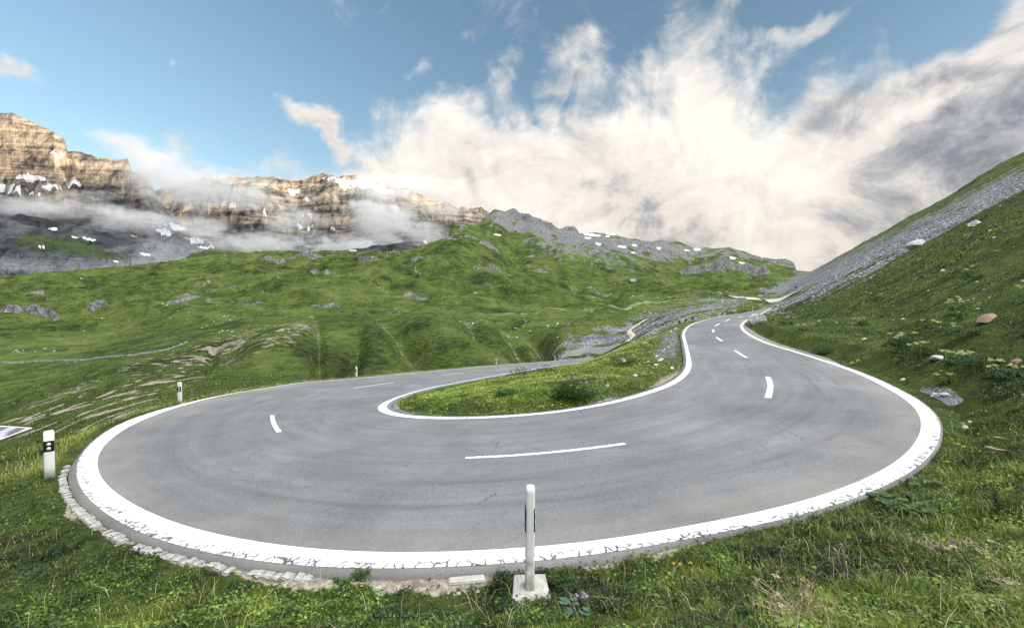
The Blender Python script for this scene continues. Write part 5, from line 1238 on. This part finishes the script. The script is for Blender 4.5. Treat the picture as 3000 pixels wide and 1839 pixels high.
# loose stones strewn over the hills and the slope (nobody could count them)
def stones(n, z0, z1, pw, smin, smax, umin, umax, keep, mat):
    u = rng.uniform(umin, umax, n); q = rng.random(n); y = (z0 ** (1 - pw) + q * (z1 ** (1 - pw) - z0 ** (1 - pw))) ** (1 / (1 - pw)); x = u * y
    k = keep(x, y); x, y = x[k], y[k]; n = len(x); z = gz(x, y); s_ = rng.uniform(smin, smax, n) * np.clip(y / z0, 1, 6) ** .6 * rng.choice([.6, .8, 1, 1.8], n)
    base = np.array([(1, 0, -.3), (.2, .9, -.3), (-.9, .3, -.3), (-.4, -.9, -.3), (.7, .25, .4), (-.1, .5, .55), (-.55, -.15, .45), (.2, -.55, .5)])
    fc = np.array([(0, 1, 4), (1, 5, 4), (1, 2, 5), (2, 6, 5), (2, 3, 6), (3, 7, 6), (3, 0, 7), (0, 4, 7), (4, 5, 6), (4, 6, 7)])
    a = rng.uniform(0, 6.28, n); ca, sa = np.cos(a), np.sin(a); b = base[None] * rng.uniform(.6, 1.3, (n, 8, 1)) * s_[:, None, None] * np.array([1, .8, .7])
    V = np.stack([b[..., 0] * ca[:, None] - b[..., 1] * sa[:, None] + x[:, None], b[..., 0] * sa[:, None] + b[..., 1] * ca[:, None] + y[:, None], b[..., 2] + z[:, None]], -1)
    F_ = (np.arange(n)[:, None, None] * 8 + fc[None]).reshape(-1, 3)
    return add_stuff(mesh_obj('loose_stones', V.reshape(-1, 3), F_, mat, smooth=False))
stones(9000, 150, 900, 1.2, .20, .42, -1.25, .5, lambda x, y: fbm(x / 42 + 9, y / 55, 3, 161) + .5 * fbm(x / 9, y / 9, 2, 162) > .28, M_BOULD)
stones(26000, 55, 260, 1.3, .07, .17, .0, 1.3, lambda x, y: rng.random(len(x)) < gz(x, y, L_s) * .55 + .012, M_SCREE)
stones(5000, 6, 60, 1.3, .015, .05, .2, 1.3, lambda x, y: (gz(x, y, L_d) > .1) & ~inside(x, y) & (rng.random(len(x)) < .06 + gz(x, y, L_s)), M_BOULD)
stones(9000, 2.6, 16, 1.3, .006, .016, -1.25, .6, lambda x, y: (gz(x, y, L_d) > .02) & ~inside(x, y) & (rng.random(len(x)) < gz(x, y, L_t) * .8 + gz(x, y, L_s)), M_STONE)

# ------------------------------------------------------------------ mist banks hanging on the mountains
m, t = new_mat('mist'); oc = t.add('ShaderNodeTexCoord').outputs['Object']; geo = t.add('ShaderNodeNewGeometry').outputs['Position']
ln = t.add('ShaderNodeVectorMath', {0: oc}, operation='LENGTH').outputs['Value']
fall = t.math('SUBTRACT', 1.0, ln)
nz_ = t.math('ADD', t.math('MULTIPLY', t.noise(scaled(t, geo, 1, 1, 1.7), .0040, 5, .6, .8), .55), t.math('MULTIPLY', t.noise(scaled(t, geo, 1, 1, 2.2), .014, 6, .65, .8), .45))
dn_ = t.math('ADD', t.math('MULTIPLY', fall, 1.05), t.math('MULTIPLY', t.math('SUBTRACT', nz_, .5), 3.4))
dn_ = t.map(dn_, .22, .95, 0, 1, True)
dn_ = t.math('MULTIPLY', dn_, t.map(fall, 0, .12, 0, 1))
info = t.add('ShaderNodeObjectInfo').outputs['Alpha']
vol = t.add('ShaderNodeVolumePrincipled', {'Color': (.985, .985, .99, 1), 'Density': t.math('MULTIPLY', dn_, t.math('MULTIPLY', info, .0085)), 'Anisotropy': .25})
t.add('ShaderNodeOutputMaterial', {'Volume': vol.outputs[0]})
bm = bmesh.new(); bmesh.ops.create_icosphere(bm, subdivisions=3, radius=1); me_c = bpy.data.meshes.new('mist'); bm.to_mesh(me_c); bm.free(); me_c.materials.append(m)
MIST = [(590,548,230,66,2700,1),(470,505,130,70,2800,.8),(400,440,90,50,2850,.45),(330,405,90,26,2850,.35),(740,575,130,36,2800,.5),
        (110,612,300,36,1950,1),(400,640,200,44,1950,1),(-200,610,260,40,1950,1),(250,575,140,20,2100,.5),
        (760,712,290,44,2300,1),(600,668,120,34,2250,.7),(1000,722,220,44,2350,1),(1130,650,130,95,2900,1),(1090,590,80,60,3000,.6),(1240,690,90,60,2500,.7),(1180,548,230,44,3600,.7),(1290,615,110,34,3500,.5),(1310,705,50,50,1900,.5),(860,640,120,40,2500,.5)]
for k, (px, py, rx, ry, Z, a) in enumerate(MIST):
    r = ray(px, py); o = bpy.data.objects.new('mist', me_c); C.objects.link(o); o.location = (r[0] * Z, Z, EYE + r[2] * Z)
    o.scale = (rx / F * Z * 1.15, min(rx, ry * 2.2) / F * Z * .9, ry / F * Z * 1.25); o.color = (1, 1, 1, a); o['kind'] = 'stuff'
scene.cycles.volume_step_rate = 1.0; scene.cycles.volume_max_steps = 256
